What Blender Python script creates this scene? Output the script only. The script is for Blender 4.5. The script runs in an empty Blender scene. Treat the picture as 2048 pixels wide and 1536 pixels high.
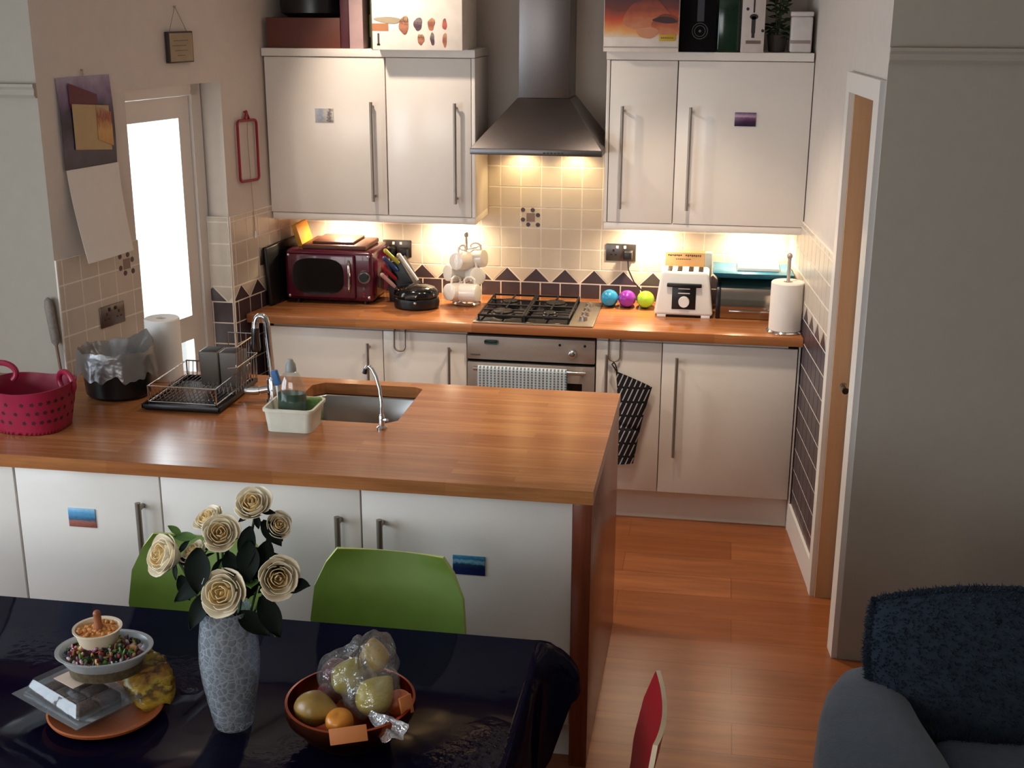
import bpy, bmesh, math, random
from mathutils import Vector, Matrix, Euler
random.seed(7)
PI = math.pi
C = bpy.context.scene.collection

# ------------------------------------------------------------------ materials
def lin(c):
    f = lambda v: v/12.92 if v <= .04045 else ((v+.055)/1.055)**2.4
    return tuple(f(v/255.0) for v in c)+(1.0,)
_m = {}
def pm(name, rgb, rough=.5, metal=0.0, var=.06, scale=18.0, bump=0.0, bscale=60.0, trans=0.0, spec=.5, coat=0.0, alpha=1.0, emit=None, sheen=0.0, stretch=None):
    if name in _m: return _m[name]
    m = bpy.data.materials.new(name); m.use_nodes = True
    n = m.node_tree.nodes; l = m.node_tree.links; b = n['Principled BSDF']
    tc = n.new('ShaderNodeTexCoord'); src = tc.outputs['Object']
    if stretch:
        mp = n.new('ShaderNodeMapping'); mp.inputs['Scale'].default_value = stretch
        l.new(src, mp.inputs['Vector']); src = mp.outputs['Vector']
    no = n.new('ShaderNodeTexNoise'); no.inputs['Scale'].default_value = scale; no.inputs['Detail'].default_value = 4
    l.new(src, no.inputs['Vector'])
    cr = n.new('ShaderNodeValToRGB')
    c = lin(rgb)
    cr.color_ramp.elements[0].position = .3; cr.color_ramp.elements[1].position = .7
    cr.color_ramp.elements[0].color = tuple(v*(1-var) for v in c[:3])+(1,)
    cr.color_ramp.elements[1].color = tuple(min(1, v*(1+var)) for v in c[:3])+(1,)
    l.new(no.outputs['Fac'], cr.inputs['Fac']); l.new(cr.outputs['Color'], b.inputs['Base Color'])
    b.inputs['Roughness'].default_value = rough; b.inputs['Metallic'].default_value = metal
    b.inputs['Transmission Weight'].default_value = trans; b.inputs['Specular IOR Level'].default_value = spec
    b.inputs['Coat Weight'].default_value = coat; b.inputs['Alpha'].default_value = alpha
    b.inputs['Sheen Weight'].default_value = sheen
    if emit:
        b.inputs['Emission Color'].default_value = lin(emit[0]); b.inputs['Emission Strength'].default_value = emit[1]
    if bump:
        n2 = n.new('ShaderNodeTexNoise'); n2.inputs['Scale'].default_value = bscale; n2.inputs['Detail'].default_value = 3
        l.new(src, n2.inputs['Vector'])
        bp = n.new('ShaderNodeBump'); bp.inputs['Strength'].default_value = bump; bp.inputs['Distance'].default_value = .01
        l.new(n2.outputs['Fac'], bp.inputs['Height']); l.new(bp.outputs['Normal'], b.inputs['Normal'])
    _m[name] = m
    return m

def wood(name, c1, c2, c3, w, h, rough, stretch=(2.5, 40, 40), axis='x', seam=0.0, vary=1.0, spec=.5):
    m = bpy.data.materials.new(name); m.use_nodes = True
    n = m.node_tree.nodes; l = m.node_tree.links; b = n['Principled BSDF']
    tc = n.new('ShaderNodeTexCoord'); src = tc.outputs['Object']
    if axis == 'z':      # long staves run vertically on a panel facing x or y
        mp = n.new('ShaderNodeMapping'); mp.inputs['Rotation'].default_value = (0, PI/2, 0); l.new(src, mp.inputs['Vector']); src = mp.outputs['Vector']
    br = n.new('ShaderNodeTexBrick'); br.offset = .37; br.offset_frequency = 2
    br.inputs['Scale'].default_value = 1; br.inputs['Brick Width'].default_value = w; br.inputs['Row Height'].default_value = h
    br.inputs['Mortar Size'].default_value = seam; br.inputs['Mortar Smooth'].default_value = .1
    br.inputs['Color1'].default_value = lin(c1); br.inputs['Color2'].default_value = lin(c2); br.inputs['Mortar'].default_value = tuple(v*.6 for v in lin(c2)[:3])+(1,)
    br.inputs['Bias'].default_value = 0.0
    l.new(src, br.inputs['Vector'])
    mp2 = n.new('ShaderNodeMapping'); mp2.inputs['Scale'].default_value = stretch; l.new(src, mp2.inputs['Vector'])
    no = n.new('ShaderNodeTexNoise'); no.inputs['Scale'].default_value = 1.2; no.inputs['Detail'].default_value = 6; no.inputs['Roughness'].default_value = .65
    l.new(mp2.outputs['Vector'], no.inputs['Vector'])
    mr = n.new('ShaderNodeMapRange'); mr.inputs['From Min'].default_value = .35; mr.inputs['From Max'].default_value = .72
    mr.inputs['To Max'].default_value = vary*.75; l.new(no.outputs['Fac'], mr.inputs['Value'])
    mx = n.new('ShaderNodeMix'); mx.data_type = 'RGBA'; l.new(mr.outputs['Result'], mx.inputs['Factor'])
    l.new(br.outputs['Color'], mx.inputs['A']); mx.inputs['B'].default_value = lin(c3)
    l.new(mx.outputs['Result'], b.inputs['Base Color'])
    b.inputs['Roughness'].default_value = rough; b.inputs['Specular IOR Level'].default_value = spec
    bp = n.new('ShaderNodeBump'); bp.inputs['Strength'].default_value = .06; bp.inputs['Distance'].default_value = .004
    l.new(no.outputs['Fac'], bp.inputs['Height']); l.new(bp.outputs['Normal'], b.inputs['Normal'])
    return m

def bands(name, stops, rough=.35, axis='Z', warp=.15, scale=6.0):
    """a small printed picture: coloured bands along one axis of the card, broken up by noise"""
    m = bpy.data.materials.new(name); m.use_nodes = True
    n = m.node_tree.nodes; l = m.node_tree.links; b = n['Principled BSDF']
    tc = n.new('ShaderNodeTexCoord'); sp = n.new('ShaderNodeSeparateXYZ'); l.new(tc.outputs['Generated'], sp.inputs[0])
    no = n.new('ShaderNodeTexNoise'); no.inputs['Scale'].default_value = scale; no.inputs['Detail'].default_value = 4
    l.new(tc.outputs['Generated'], no.inputs['Vector'])
    ma = n.new('ShaderNodeMath'); ma.operation = 'MULTIPLY_ADD'; ma.inputs[1].default_value = warp*2
    l.new(no.outputs['Fac'], ma.inputs[0])
    mb = n.new('ShaderNodeMath'); mb.operation = 'SUBTRACT'; mb.inputs[1].default_value = warp
    l.new(sp.outputs[axis], mb.inputs[0]); l.new(mb.outputs[0], ma.inputs[2])
    cr = n.new('ShaderNodeValToRGB'); e = cr.color_ramp.elements
    while len(e) < len(stops): e.new(.5)
    for k, (p, c) in enumerate(stops): e[k].position = p; e[k].color = lin(c)
    l.new(ma.outputs[0], cr.inputs['Fac']); l.new(cr.outputs['Color'], b.inputs['Base Color'])
    b.inputs['Roughness'].default_value = rough
    return m

def clear(name, tint, fac, rough=.08, diff=.2, bump=0, bscale=40, dcol=None):
    """thin clear plastic / film: mostly see-through, with gloss and a little haze of its own"""
    m = bpy.data.materials.new(name); m.use_nodes = True
    n = m.node_tree.nodes; l = m.node_tree.links
    n.remove(n['Principled BSDF']); out = n['Material Output']
    tr = n.new('ShaderNodeBsdfTransparent'); tr.inputs['Color'].default_value = lin(tint)
    gl = n.new('ShaderNodeBsdfGlossy'); gl.inputs['Roughness'].default_value = rough
    di = n.new('ShaderNodeBsdfDiffuse'); di.inputs['Color'].default_value = lin(dcol or tint)
    m1 = n.new('ShaderNodeMixShader'); m1.inputs[0].default_value = diff
    l.new(gl.outputs[0], m1.inputs[1]); l.new(di.outputs[0], m1.inputs[2])
    m2 = n.new('ShaderNodeMixShader'); m2.inputs[0].default_value = fac
    l.new(tr.outputs[0], m2.inputs[1]); l.new(m1.outputs[0], m2.inputs[2]); l.new(m2.outputs[0], out.inputs['Surface'])
    tc = n.new('ShaderNodeTexCoord'); no = n.new('ShaderNodeTexNoise'); no.inputs['Scale'].default_value = bscale
    l.new(tc.outputs['Object'], no.inputs['Vector'])
    bp = n.new('ShaderNodeBump'); bp.inputs['Strength'].default_value = bump or .02; bp.inputs['Distance'].default_value = .02
    l.new(no.outputs['Fac'], bp.inputs['Height']); l.new(bp.outputs['Normal'], gl.inputs['Normal'])
    return m

def stripes(name, c1, c2, axis, freq, duty=.5, dash=None, rough=.8):
    m = bpy.data.materials.new(name); m.use_nodes = True
    n = m.node_tree.nodes; l = m.node_tree.links; b = n['Principled BSDF']
    tc = n.new('ShaderNodeTexCoord'); sp = n.new('ShaderNodeSeparateXYZ'); l.new(tc.outputs['UV' if axis in 'uv' else 'Object'], sp.inputs[0])
    ax = {'u': 'X', 'v': 'Y'}.get(axis, axis)
    def fr(o, f):
        a = n.new('ShaderNodeMath'); a.operation = 'MULTIPLY'; a.inputs[1].default_value = f; l.new(o, a.inputs[0])
        c = n.new('ShaderNodeMath'); c.operation = 'FRACT'; l.new(a.outputs[0], c.inputs[0]); return c.outputs[0]
    def gt(o, t):
        a = n.new('ShaderNodeMath'); a.operation = 'GREATER_THAN'; a.inputs[1].default_value = t; l.new(o, a.inputs[0]); return a.outputs[0]
    f = gt(fr(sp.outputs[ax], freq), duty)
    if dash:
        g = gt(fr(sp.outputs[dash[0]], dash[1]), dash[2])
        a = n.new('ShaderNodeMath'); a.operation = dash[3] if len(dash) > 3 else 'MULTIPLY'; l.new(f, a.inputs[0]); l.new(g, a.inputs[1]); f = a.outputs[0]
    mx = n.new('ShaderNodeMix'); mx.data_type = 'RGBA'; l.new(f, mx.inputs['Factor'])
    mx.inputs['A'].default_value = lin(c1); mx.inputs['B'].default_value = lin(c2)
    l.new(mx.outputs['Result'], b.inputs['Base Color']); b.inputs['Roughness'].default_value = rough
    return m

# ------------------------------------------------------------------ mesh builder
class MB:
    def __init__(s): s.b = bmesh.new(); s.mi = 0
    def _new(s, vs, fs, M=None):
        v = [s.b.verts.new((M @ Vector(p)) if M else p) for p in vs]
        out = []
        for f in fs:
            try:
                q = s.b.faces.new([v[i] for i in f]); q.material_index = s.mi; out.append(q)
            except ValueError: pass
        return v, out
    def box(s, x0, x1, y0, y1, z0, z1, bev=0.0, seg=2, M=None):
        vs = [(x0,y0,z0),(x1,y0,z0),(x1,y1,z0),(x0,y1,z0),(x0,y0,z1),(x1,y0,z1),(x1,y1,z1),(x0,y1,z1)]
        v, f = s._new(vs, [(0,3,2,1),(4,5,6,7),(0,1,5,4),(1,2,6,5),(2,3,7,6),(3,0,4,7)], M)
        if bev:
            es = list({e for q in f for e in q.edges})
            r = bmesh.ops.bevel(s.b, geom=es, offset=bev, segments=seg, affect='EDGES', profile=.5)
            for q in r['faces']: q.material_index = s.mi
        return s
    def hexa(s, bot, top, bev=0.0, seg=2):
        v, f = s._new(list(bot)+list(top), [(0,3,2,1),(4,5,6,7),(0,1,5,4),(1,2,6,5),(2,3,7,6),(3,0,4,7)])
        if bev:
            es = list({e for q in f for e in q.edges})
            r = bmesh.ops.bevel(s.b, geom=es, offset=bev, segments=seg, affect='EDGES', profile=.5)
            for q in r['faces']: q.material_index = s.mi
        return s
    def prism(s, poly, z0, z1, bev=0.0, M=None):
        n = len(poly)
        vs = [(x, y, z0) for x, y in poly]+[(x, y, z1) for x, y in poly]
        fs = [tuple(range(n-1, -1, -1)), tuple(range(n, 2*n))]+[(i, (i+1) % n, n+(i+1) % n, n+i) for i in range(n)]
        v, f = s._new(vs, fs, M)
        if bev:
            es = [e for e in {e for q in f[:2] for e in q.edges}]
            r = bmesh.ops.bevel(s.b, geom=es, offset=bev, segments=2, affect='EDGES', profile=.5)
            for q in r['faces']: q.material_index = s.mi
        return s
    def lathe(s, prof, c=(0,0,0), seg=32, sx=1.0, sy=1.0, M=None, cap=True):
        vs = []; fs = []
        for r, z in prof:
            for k in range(seg):
                a = 2*PI*k/seg; vs.append((c[0]+r*sx*math.cos(a), c[1]+r*sy*math.sin(a), c[2]+z))
        for i in range(len(prof)-1):
            for k in range(seg):
                k2 = (k+1) % seg; fs.append((i*seg+k, i*seg+k2, (i+1)*seg+k2, (i+1)*seg+k))
        if cap:
            if prof[0][0] > 1e-5: fs.append(tuple(range(seg-1, -1, -1)))
            if prof[-1][0] > 1e-5: fs.append(tuple((len(prof)-1)*seg+k for k in range(seg)))
        s._new(vs, fs, M); return s
    def tube(s, pts, r, seg=10, closed=False):
        pts = [Vector(p) for p in pts]; n = len(pts)
        rs = r if isinstance(r, (list, tuple)) else [r]*n
        vs = []; fs = []
        t0 = (pts[1]-pts[0]).normalized()
        nrm = t0.orthogonal().normalized()
        for i, p in enumerate(pts):
            if closed: t = (pts[(i+1) % n]-pts[i-1]).normalized()
            elif i == 0: t = (pts[1]-p).normalized()
            elif i == n-1: t = (p-pts[i-1]).normalized()
            else: t = ((pts[i+1]-p).normalized()+(p-pts[i-1]).normalized()).normalized()
            nrm = (nrm-t*nrm.dot(t)).normalized(); bn = t.cross(nrm)
            for k in range(seg):
                a = 2*PI*k/seg; vs.append(p+(nrm*math.cos(a)+bn*math.sin(a))*rs[i])
        m = n if closed else n-1
        for i in range(m):
            j = (i+1) % n
            for k in range(seg):
                k2 = (k+1) % seg; fs.append((i*seg+k, i*seg+k2, j*seg+k2, j*seg+k))
        if not closed: fs += [tuple(range(seg-1, -1, -1)), tuple((n-1)*seg+k for k in range(seg))]
        s._new(vs, fs); return s
    def ball(s, c, r, M=None, u=20, v=12):
        rx, ry, rz = (r, r, r) if not isinstance(r, (list, tuple)) else r
        T = Matrix.Translation(c) @ (M or Matrix.Identity(4)) @ Matrix.Diagonal((rx, ry, rz, 1))
        q = bmesh.ops.create_uvsphere(s.b, u_segments=u, v_segments=v, radius=1, matrix=T)
        for vv in q['verts']:
            for f in vv.link_faces: f.material_index = s.mi
        return s
    def grid(s, fn, nu, nv, closed_u=False):
        vs = [fn(i/nu, j/nv) for j in range(nv+1) for i in range(nu if closed_u else nu+1)]
        w = nu if closed_u else nu+1
        fs = []
        for j in range(nv):
            for i in range(nu):
                i2 = (i+1) % w; fs.append((j*w+i, j*w+i2, (j+1)*w+i2, (j+1)*w+i))
        s._new(vs, fs); return s
    def shell(s, fn, nu, nv, t):
        """a sheet of thickness t along its own normals"""
        P = [[Vector(fn(i/nu, j/nv)) for i in range(nu+1)] for j in range(nv+1)]
        N = [[None]*(nu+1) for _ in range(nv+1)]
        for j in range(nv+1):
            for i in range(nu+1):
                du = P[j][min(i+1, nu)]-P[j][max(i-1, 0)]; dv = P[min(j+1, nv)][i]-P[max(j-1, 0)][i]
                N[j][i] = du.cross(dv).normalized()
        w = nu+1; m = w*(nv+1)
        vs = [P[j][i]+N[j][i]*t/2 for j in range(nv+1) for i in range(w)]+[P[j][i]-N[j][i]*t/2 for j in range(nv+1) for i in range(w)]
        fs = []
        for j in range(nv):
            for i in range(nu):
                a, b_, c, d = j*w+i, j*w+i+1, (j+1)*w+i+1, (j+1)*w+i
                fs += [(a, b_, c, d), (m+d, m+c, m+b_, m+a)]
        rim = [i for i in range(w)]+[j*w+nu for j in range(1, nv+1)]+[nv*w+i for i in range(nu-1, -1, -1)]+[j*w for j in range(nv-1, 0, -1)]
        for k in range(len(rim)):
            a, b_ = rim[k], rim[(k+1) % len(rim)]; fs.append((b_, a, m+a, m+b_))
        s._new(vs, fs); return s
    def xf(s, M): bmesh.ops.transform(s.b, matrix=M, verts=s.b.verts); return s
    def done(s, name, mat, parent=None, world=False, smooth=35, sub=0, base=True):
        bmesh.ops.recalc_face_normals(s.b, faces=s.b.faces)
        off = Vector((0, 0, 0))
        if parent is not None and world:
            r = parent
            while r.parent: r = r.parent
            off = r.location.copy()
        elif parent is None and base:
            xs = [v.co for v in s.b.verts]
            off = Vector(((min(v.x for v in xs)+max(v.x for v in xs))/2, (min(v.y for v in xs)+max(v.y for v in xs))/2, min(v.z for v in xs)))
        for v in s.b.verts: v.co -= off
        me = bpy.data.meshes.new(name); s.b.to_mesh(me); s.b.free()
        for mm in (mat if isinstance(mat, (list, tuple)) else [mat]): me.materials.append(mm)
        if smooth:
            me.polygons.foreach_set('use_smooth', [True]*len(me.polygons))
            me.set_sharp_from_angle(angle=math.radians(smooth))
        o = bpy.data.objects.new(name, me); C.objects.link(o)
        if parent is not None: o.parent = parent
        elif base: o.location = off
        if sub:
            md = o.modifiers.new('sub', 'SUBSURF'); md.levels = sub; md.render_levels = sub
        return o

def thing(name, label, cat, loc=(0,0,0), rotz=0.0, group=None):
    o = bpy.data.objects.new(name, None); C.objects.link(o)
    o.location = loc; o.rotation_euler = (0, 0, rotz); o.empty_display_size = .05
    o['label'] = label; o['category'] = cat
    if group: o['group'] = group
    return o
def tag(o, label, cat, group=None, kind=None):
    o['label'] = label; o['category'] = cat
    if group: o['group'] = group
    if kind: o['kind'] = kind
    return o
def struct(o): o['kind'] = 'structure'; return o
def dup(root, loc=None, rot=None, label=None):
    r = root.copy(); C.objects.link(r)
    if loc: r.location = loc
    if rot: r.rotation_euler = rot
    if label: r['label'] = label
    for ch in root.children:
        c = ch.copy(); C.objects.link(c); c.parent = r
        for g in ch.children:
            d = g.copy(); C.objects.link(d); d.parent = c
    return r

# ------------------------------------------------------------------ palette
WALLK = pm('cream wall paint', (212, 202, 192), .75, var=.02, bump=.03, bscale=120)
WALLD = pm('grey wall paint', (170, 161, 147), .8, var=.02, bump=.03, bscale=120)
CEIL = pm('white ceiling paint', (232, 230, 224), .85, var=.01)
GLOSSW = pm('white gloss cabinet front', (232, 224, 214), .22, var=.01)
CARC = pm('white cabinet carcass', (228, 220, 210), .4, var=.015)
GROUT = pm('pale grout', (236, 226, 212), .8)
TCREAM = pm('cream glazed tile', (198, 186, 170), .3, var=.04, scale=9)
TDARK = pm('dark plum grey tile', (66, 54, 60), .3, var=.1, scale=9)
TRIMW = pm('white gloss trim', (226, 220, 212), .35, var=.01)
STEEL = pm('brushed steel', (186, 174, 164), .5, .75, var=.08, stretch=(60, 4, 4))
DSTEEL = pm('dark brushed steel', (118, 112, 110), .36, 1.0, var=.07, stretch=(3, 60, 60))
CHROME = pm('chrome', (205, 205, 205), .1, 1.0, var=.02)
HANDLE = pm('satin steel handle', (150, 140, 130), .45, .85, var=.04)
BLACK = pm('black plastic', (14, 14, 16), .35, var=.1)
BLACKG = pm('gloss black plastic', (12, 12, 13), .12, var=.1)
WHITEP = pm('white plastic', (230, 228, 222), .35, var=.015)
CERAM = pm('white glazed ceramic', (232, 224, 212), .15, var=.01)
PAPER = pm('white paper', (232, 226, 218), .85, var=.02)
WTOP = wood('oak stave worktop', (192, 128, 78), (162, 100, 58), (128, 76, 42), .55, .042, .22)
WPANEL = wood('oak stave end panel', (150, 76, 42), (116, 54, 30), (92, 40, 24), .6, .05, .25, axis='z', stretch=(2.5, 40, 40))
FLOORW = wood('laminate floor planks', (160, 98, 58), (138, 79, 44), (104, 58, 33), 1.25, .19, .3, stretch=(1.6, 16, 16), seam=.0016, spec=.3)
OAK = wood('oak veneer door', (202, 162, 124), (196, 156, 118), (170, 124, 86), 3.0, .7, .4, axis='z', stretch=(1.5, 18, 18), vary=.6)
RED = pm('red plastic', (150, 22, 44), .3)

# ------------------------------------------------------------------ the setting
ZC = 2.75
def wl(y): return -1.015+.19*(y+.351)          # left wall, far piece
def wln(y): return -1.345+.23*(y+1.77)          # left wall, near piece
def wr(y): return 1.517-.0955*(y+.508)          # right wall
A0 = (wl(0), 0.0); A1 = (wl(-.69), -.69); A2 = (wln(-1.30), -1.30); NL = (-1.345, -1.77)
B0 = (wr(0), 0.0); B1 = (wr(-1.25), -1.25); B2 = (wr(-1.68), -1.68); NR = (wr(-1.77), -1.77)

def quadprism(b, p, q, t, z0, z1):
    """wall piece from p to q, thickness t to the left of the direction p->q"""
    d = Vector((q[0]-p[0], q[1]-p[1], 0)).normalized(); n = Vector((-d.y, d.x, 0))*t
    b.prism([p, q, (q[0]+n.x, q[1]+n.y), (p[0]+n.x, p[1]+n.y)], z0, z1)
b = MB(); b.box(-2.8, 3.4, -7.7, .2, -.1, 0); struct(b.done('floor', FLOORW, base=False))
b = MB(); b.box(-2.8, 3.4, -7.7, .2, ZC, ZC+.1); struct(b.done('ceiling', CEIL, base=False))
b = MB(); b.box(-1.3, 1.75, 0, .15, 0, ZC); struct(b.done('wall_back', WALLK, base=False))
b = MB()
quadprism(b, (A0[0], 0.02), A1, -.26, 0, ZC); quadprism(b, A2, NL, -.26, 0, ZC); quadprism(b, A1, A2, -.26, 2.0, ZC)
struct(b.done('wall_left', WALLK, base=False))
b = MB()
quadprism(b, (B0[0], .02), B1, .13, 0, ZC); quadprism(b, B2, NR, .13, 0, ZC); quadprism(b, B1, B2, .13, 2.03, ZC)
struct(b.done('wall_right', WALLK, base=False))
b = MB(); b.box(-2.7, NL[0], -1.77, -1.62, 0, ZC); struct(b.done('wall_left_nib', WALLD, base=False))
b = MB(); b.box(NR[0], 3.3, -1.77, -1.65, 0, ZC); struct(b.done('wall_right_nib', WALLD, base=False))
b = MB(); b.box(3.2, 3.3, -7.6, -1.7, 0, ZC); struct(b.done('wall_dining_right', WALLD, base=False))
VX0, VX1, VZ0, VZ1 = -2.3, -.1, .9, 2.2  # rear window added out of view, to let in even fill light
b = MB(); b.box(-2.7, VX0, -7.6, -7.5, 0, ZC); b.box(VX1, 3.3, -7.6, -7.5, 0, ZC); b.box(VX0, VX1, -7.6, -7.5, 0, VZ0); b.box(VX0, VX1, -7.6, -7.5, VZ1, ZC)
struct(b.done('wall_dining_rear', WALLD, base=False))
b = MB()
for x in (VX0, (VX0+VX1)/2-.03, VX1-.06): b.box(x, x+.06, -7.58, -7.52, VZ0, VZ1)
for z in (VZ0, VZ1-.06): b.box(VX0, VX1, -7.58, -7.52, z, z+.06)
struct(b.done('added_fill_window', TRIMW, base=False))
b = MB()
WY0, WY1, WZ0, WZ1 = -5.6, -3.2, .75, 2.2
b.box(-2.7, -2.6, -7.6, WY0, 0, ZC); b.box(-2.7, -2.6, WY1, -1.7, 0, ZC)
b.box(-2.7, -2.6, WY0, WY1, 0, WZ0); b.box(-2.7, -2.6, WY0, WY1, WZ1, ZC)
struct(b.done('wall_dining_left', WALLD, base=False))
b = MB()
for y in (WY0, (WY0+WY1)/2-.03, WY1-.06): b.box(-2.69, -2.63, y, y+.06, WZ0, WZ1)
for z in (WZ0, WZ1-.06): b.box(-2.69, -2.63, WY0, WY1, z, z+.06)
w = struct(b.done('window_1', TRIMW, base=False))
# picture rail on both nibs
prof = [(0, 0), (.012, .0), (.022, .012), (.018, .03), (.026, .04), (.026, .05), (0, .052)]
def rail(name, x0, x1, z, mat):
    b = MB(); n = len(prof)
    vs = [(x, -1.77-p[0], z+p[1]) for x in (x0, x1) for p in prof]
    fs = [(i, (i+1) % n, n+(i+1) % n, n+i) for i in range(n)]+[tuple(range(n)), tuple(range(2*n-1, n-1, -1))]
    b._new(vs, fs); struct(b.done(name, mat, base=False))
rail('trim_1', NR[0], 3.2, 2.155, WALLD)
rail('trim_2', -2.6, NL[0], 2.0, WALLD)
# baseboard on the right wall, mitred at the architrave
b = MB(); quadprism(b, (wr(-.53), -.53), (wr(-1.19), -1.19), -.018, 0, .13); struct(b.done('baseboard_right', TRIMW, base=False))
# architrave round the cupboard door
b = MB()
quadprism(b, (wr(-1.19), -1.19), B1, -.02, 0, 2.10); quadprism(b, B2, (wr(-1.765), -1.765), -.02, 0, 2.10); quadprism(b, B1, B2, -.02, 2.03, 2.10)
struct(b.done('trim_3', TRIMW, base=False))
# lining + cupboard door (oak)
b = MB()
quadprism(b, B1, (B1[0]+.0015, B1[1]-.014), .13, 0, 2.03)
struct(b.done('trim_4', OAK, base=False))
off = .068
b = MB()
quadprism(b, (B1[0]+off, -1.272), (B2[0]+off, -1.676), .04, .006, 2.024)
dr = struct(b.done('door_1', OAK, base=False))
hy = -1.44
b = MB(); hx = wr(hy)+off
b.tube([(hx, hy, .945), (hx-.012, hy, .945)], .024, 20); b.tube([(hx-.01, hy, .945), (hx-.05, hy, .945)], .008)
b.tube([(hx-.05, hy-.006, .945), (hx-.054, hy+.03, .947), (hx-.053, hy+.07, .944), (hx-.045, hy+.105, .936)], [.013, .013, .012, .010])
b.done('door_handle', BLACKG, dr)

# ---- glazed back door in the left wall
DA = Vector((A1[0]-.115, -.70, 0)); DB = Vector((A2[0]-.115, -1.31, 0)); dd = (DB-DA).normalized(); dn = Vector((dd.y, -dd.x, 0))  # dn points out (left)
if dn.x > 0: dn = -dn
def dbox(b, u0, u1, n0, n1, z0, z1):
    p = lambda u, n: (DA.x+dd.x*u+dn.x*n, DA.y+dd.y*u+dn.y*n)
    b.prism([p(u0, n0), p(u1, n0), p(u1, n1), p(u0, n1)], z0, z1)
L = (DB-DA).length
b = MB()
for a in ((-.02, .045), (L-.045, L+.02)): dbox(b, a[0], a[1], -.01, .07, 0, 2.0)
dbox(b, 0, L, -.01, .07, 1.945, 2.0)
d1 = struct(b.done('door_2', TRIMW, base=False))
b = MB()
dbox(b, .05, .125, .004, .05, .02, 1.94); dbox(b, L-.125, L-.05, .004, .05, .02, 1.94)
for z0, z1 in ((.02, .2), (.855, .965), (1.85, 1.94)): dbox(b, .125, L-.125, .004, .05, z0, z1)
lf = b.done('door_leaf', TRIMW, d1)
GLASS = clear('window glass', (250, 252, 252), .06, .02, .0)
for z0, z1 in ((.2, .855), (.965, 1.85)):
    b = MB(); dbox(b, .12, L-.12, .024, .03, z0, z1); b.done('pane', GLASS, lf)
b = MB(); quadprism(b, A1, A2, -.25, -.02, .012); struct(b.done('trim_5', TRIMW, base=False))
b = MB(); b.box(-7, -2.75, -7, 3, -.2, -.12); b.box(-2.75, -1.35, -1.6, 3, -.2, -.12)
struct(b.done('patio_paving', pm('pale paving', (190, 186, 178), .9), base=False))

# ---- tiles
def clip(poly, u0, u1):
    for lim, sgn in ((u0, 1), (u1, -1)):
        out = []
        for i in range(len(poly)):
            a, c = poly[i], poly[(i+1) % len(poly)]
            ia, ic = (a[0]-lim)*sgn >= 0, (c[0]-lim)*sgn >= 0
            if ia: out.append(a)
            if ia != ic:
                t = (lim-a[0])/(c[0]-a[0]); out.append((lim, a[1]+t*(c[1]-a[1])))
        poly = out
        if len(poly) < 3: return []
    return poly
def shrink(poly, g):
    """offset a convex polygon (counter-clockwise) inwards by g"""
    n = len(poly); A = sum(poly[i][0]*poly[(i+1) % n][1]-poly[(i+1) % n][0]*poly[i][1] for i in range(n))/2
    if A < 0: poly = poly[::-1]
    if abs(A) < 2.5e-4: return []
    lines = []
    for i in range(n):
        a, c = Vector(poly[i]), Vector(poly[(i+1) % n]); d = c-a
        if d.length < 1e-6: continue
        d.normalize(); lines.append((a+Vector((-d.y, d.x))*g, d))
    out = []
    for i in range(len(lines)):
        p, d = lines[i-1]; q, e = lines[i]; den = d.x*e.y-d.y*e.x
        if abs(den) < 1e-6: return []
        t = ((q-p).x*e.y-(q-p).y*e.x)/den; out.append(tuple(p+d*t))
    return out
def tiles(name, P, Q, rows, phase, tri=None, holes=(), zlo=None, zhi=None):
    """tiled panel on the wall from P to Q (wall to the left of P->Q when seen from above has normal to the right)"""
    P = Vector((*P, 0)); Q = Vector((*Q, 0)); d = (Q-P).normalized(); n = Vector((d.y, -d.x, 0)); Lw = (Q-P).length
    b = MB()
    def put(poly, mi, t0=.004, t1=.0085):
        poly = clip(poly, 0.001, Lw-.001)
        if not poly: return
        o = shrink(poly, .0022)
        if len(o) < 3: return
        i_ = shrink(o, .0012)
        if len(i_) != len(o): return
        w = lambda q, t: P+d*q[0]+n*t+Vector((0, 0, q[1]))
        k = len(o); b.mi = mi
        b._new([w(q, t0) for q in o]+[w(q, t1) for q in i_], [tuple(range(k, 2*k))]+[(j, (j+1) % k, k+(j+1) % k, k+j) for j in range(k)])
    z0 = min(r[0] for r in rows) if zlo is None else zlo; z1 = max(r[1] for r in rows) if zhi is None else zhi
    b.mi = 0
    c = [P, Q, Q+n*.0072, P+n*.0072]; b.prism([(v.x, v.y) for v in c], z0, z1)
    for a, c_, mi in rows:
        u = phase % .1-.1
        while u < Lw:
            if not any(abs(u+.05-h[0]) < .03 and a <= h[1] <= c_ for h in holes):
                put([(u, a), (u+.1, a), (u+.1, c_), (u, c_)], mi)
            else: put([(u, a), (u+.1, a), (u+.1, c_), (u, c_)], mi)
            u += .1
    if tri:
        zb, h, ph = tri; s = 2*h; u = ph % s-s
        while u < Lw+s:
            put([(u-h, zb), (u+h, zb), (u, zb+h)], 2)
            put([(u, zb+h), (u+h, zb), (u+2*h, zb+h)], 1)
            u += s
    return struct(b.done(name, [GROUT, TCREAM, TDARK], base=False))
def rowlist(z0, z1, mi, top=None):
    r = []; z = z0
    while z < z1-.012: r.append((z, min(z+.1, z1), mi)); z += .1
    return r
ZD = 1.003; HT = .0725
cream = rowlist(ZD+HT, 1.70, 1)
tiles('trim_6', (A0[0], 0), (B0[0], 0), [(.903, ZD, 2)]+cream, (.06-A0[0]), (ZD, HT, .2455-A0[0]-.0075))
cr2 = rowlist(ZD+HT, 1.40, 1)
dk = [(ZD-.1*(k+1), ZD-.1*k, 2) for k in range(9)]
tiles('trim_7', A1, A0, dk+cr2, .03, (ZD, HT, .06), zlo=.1)
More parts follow.
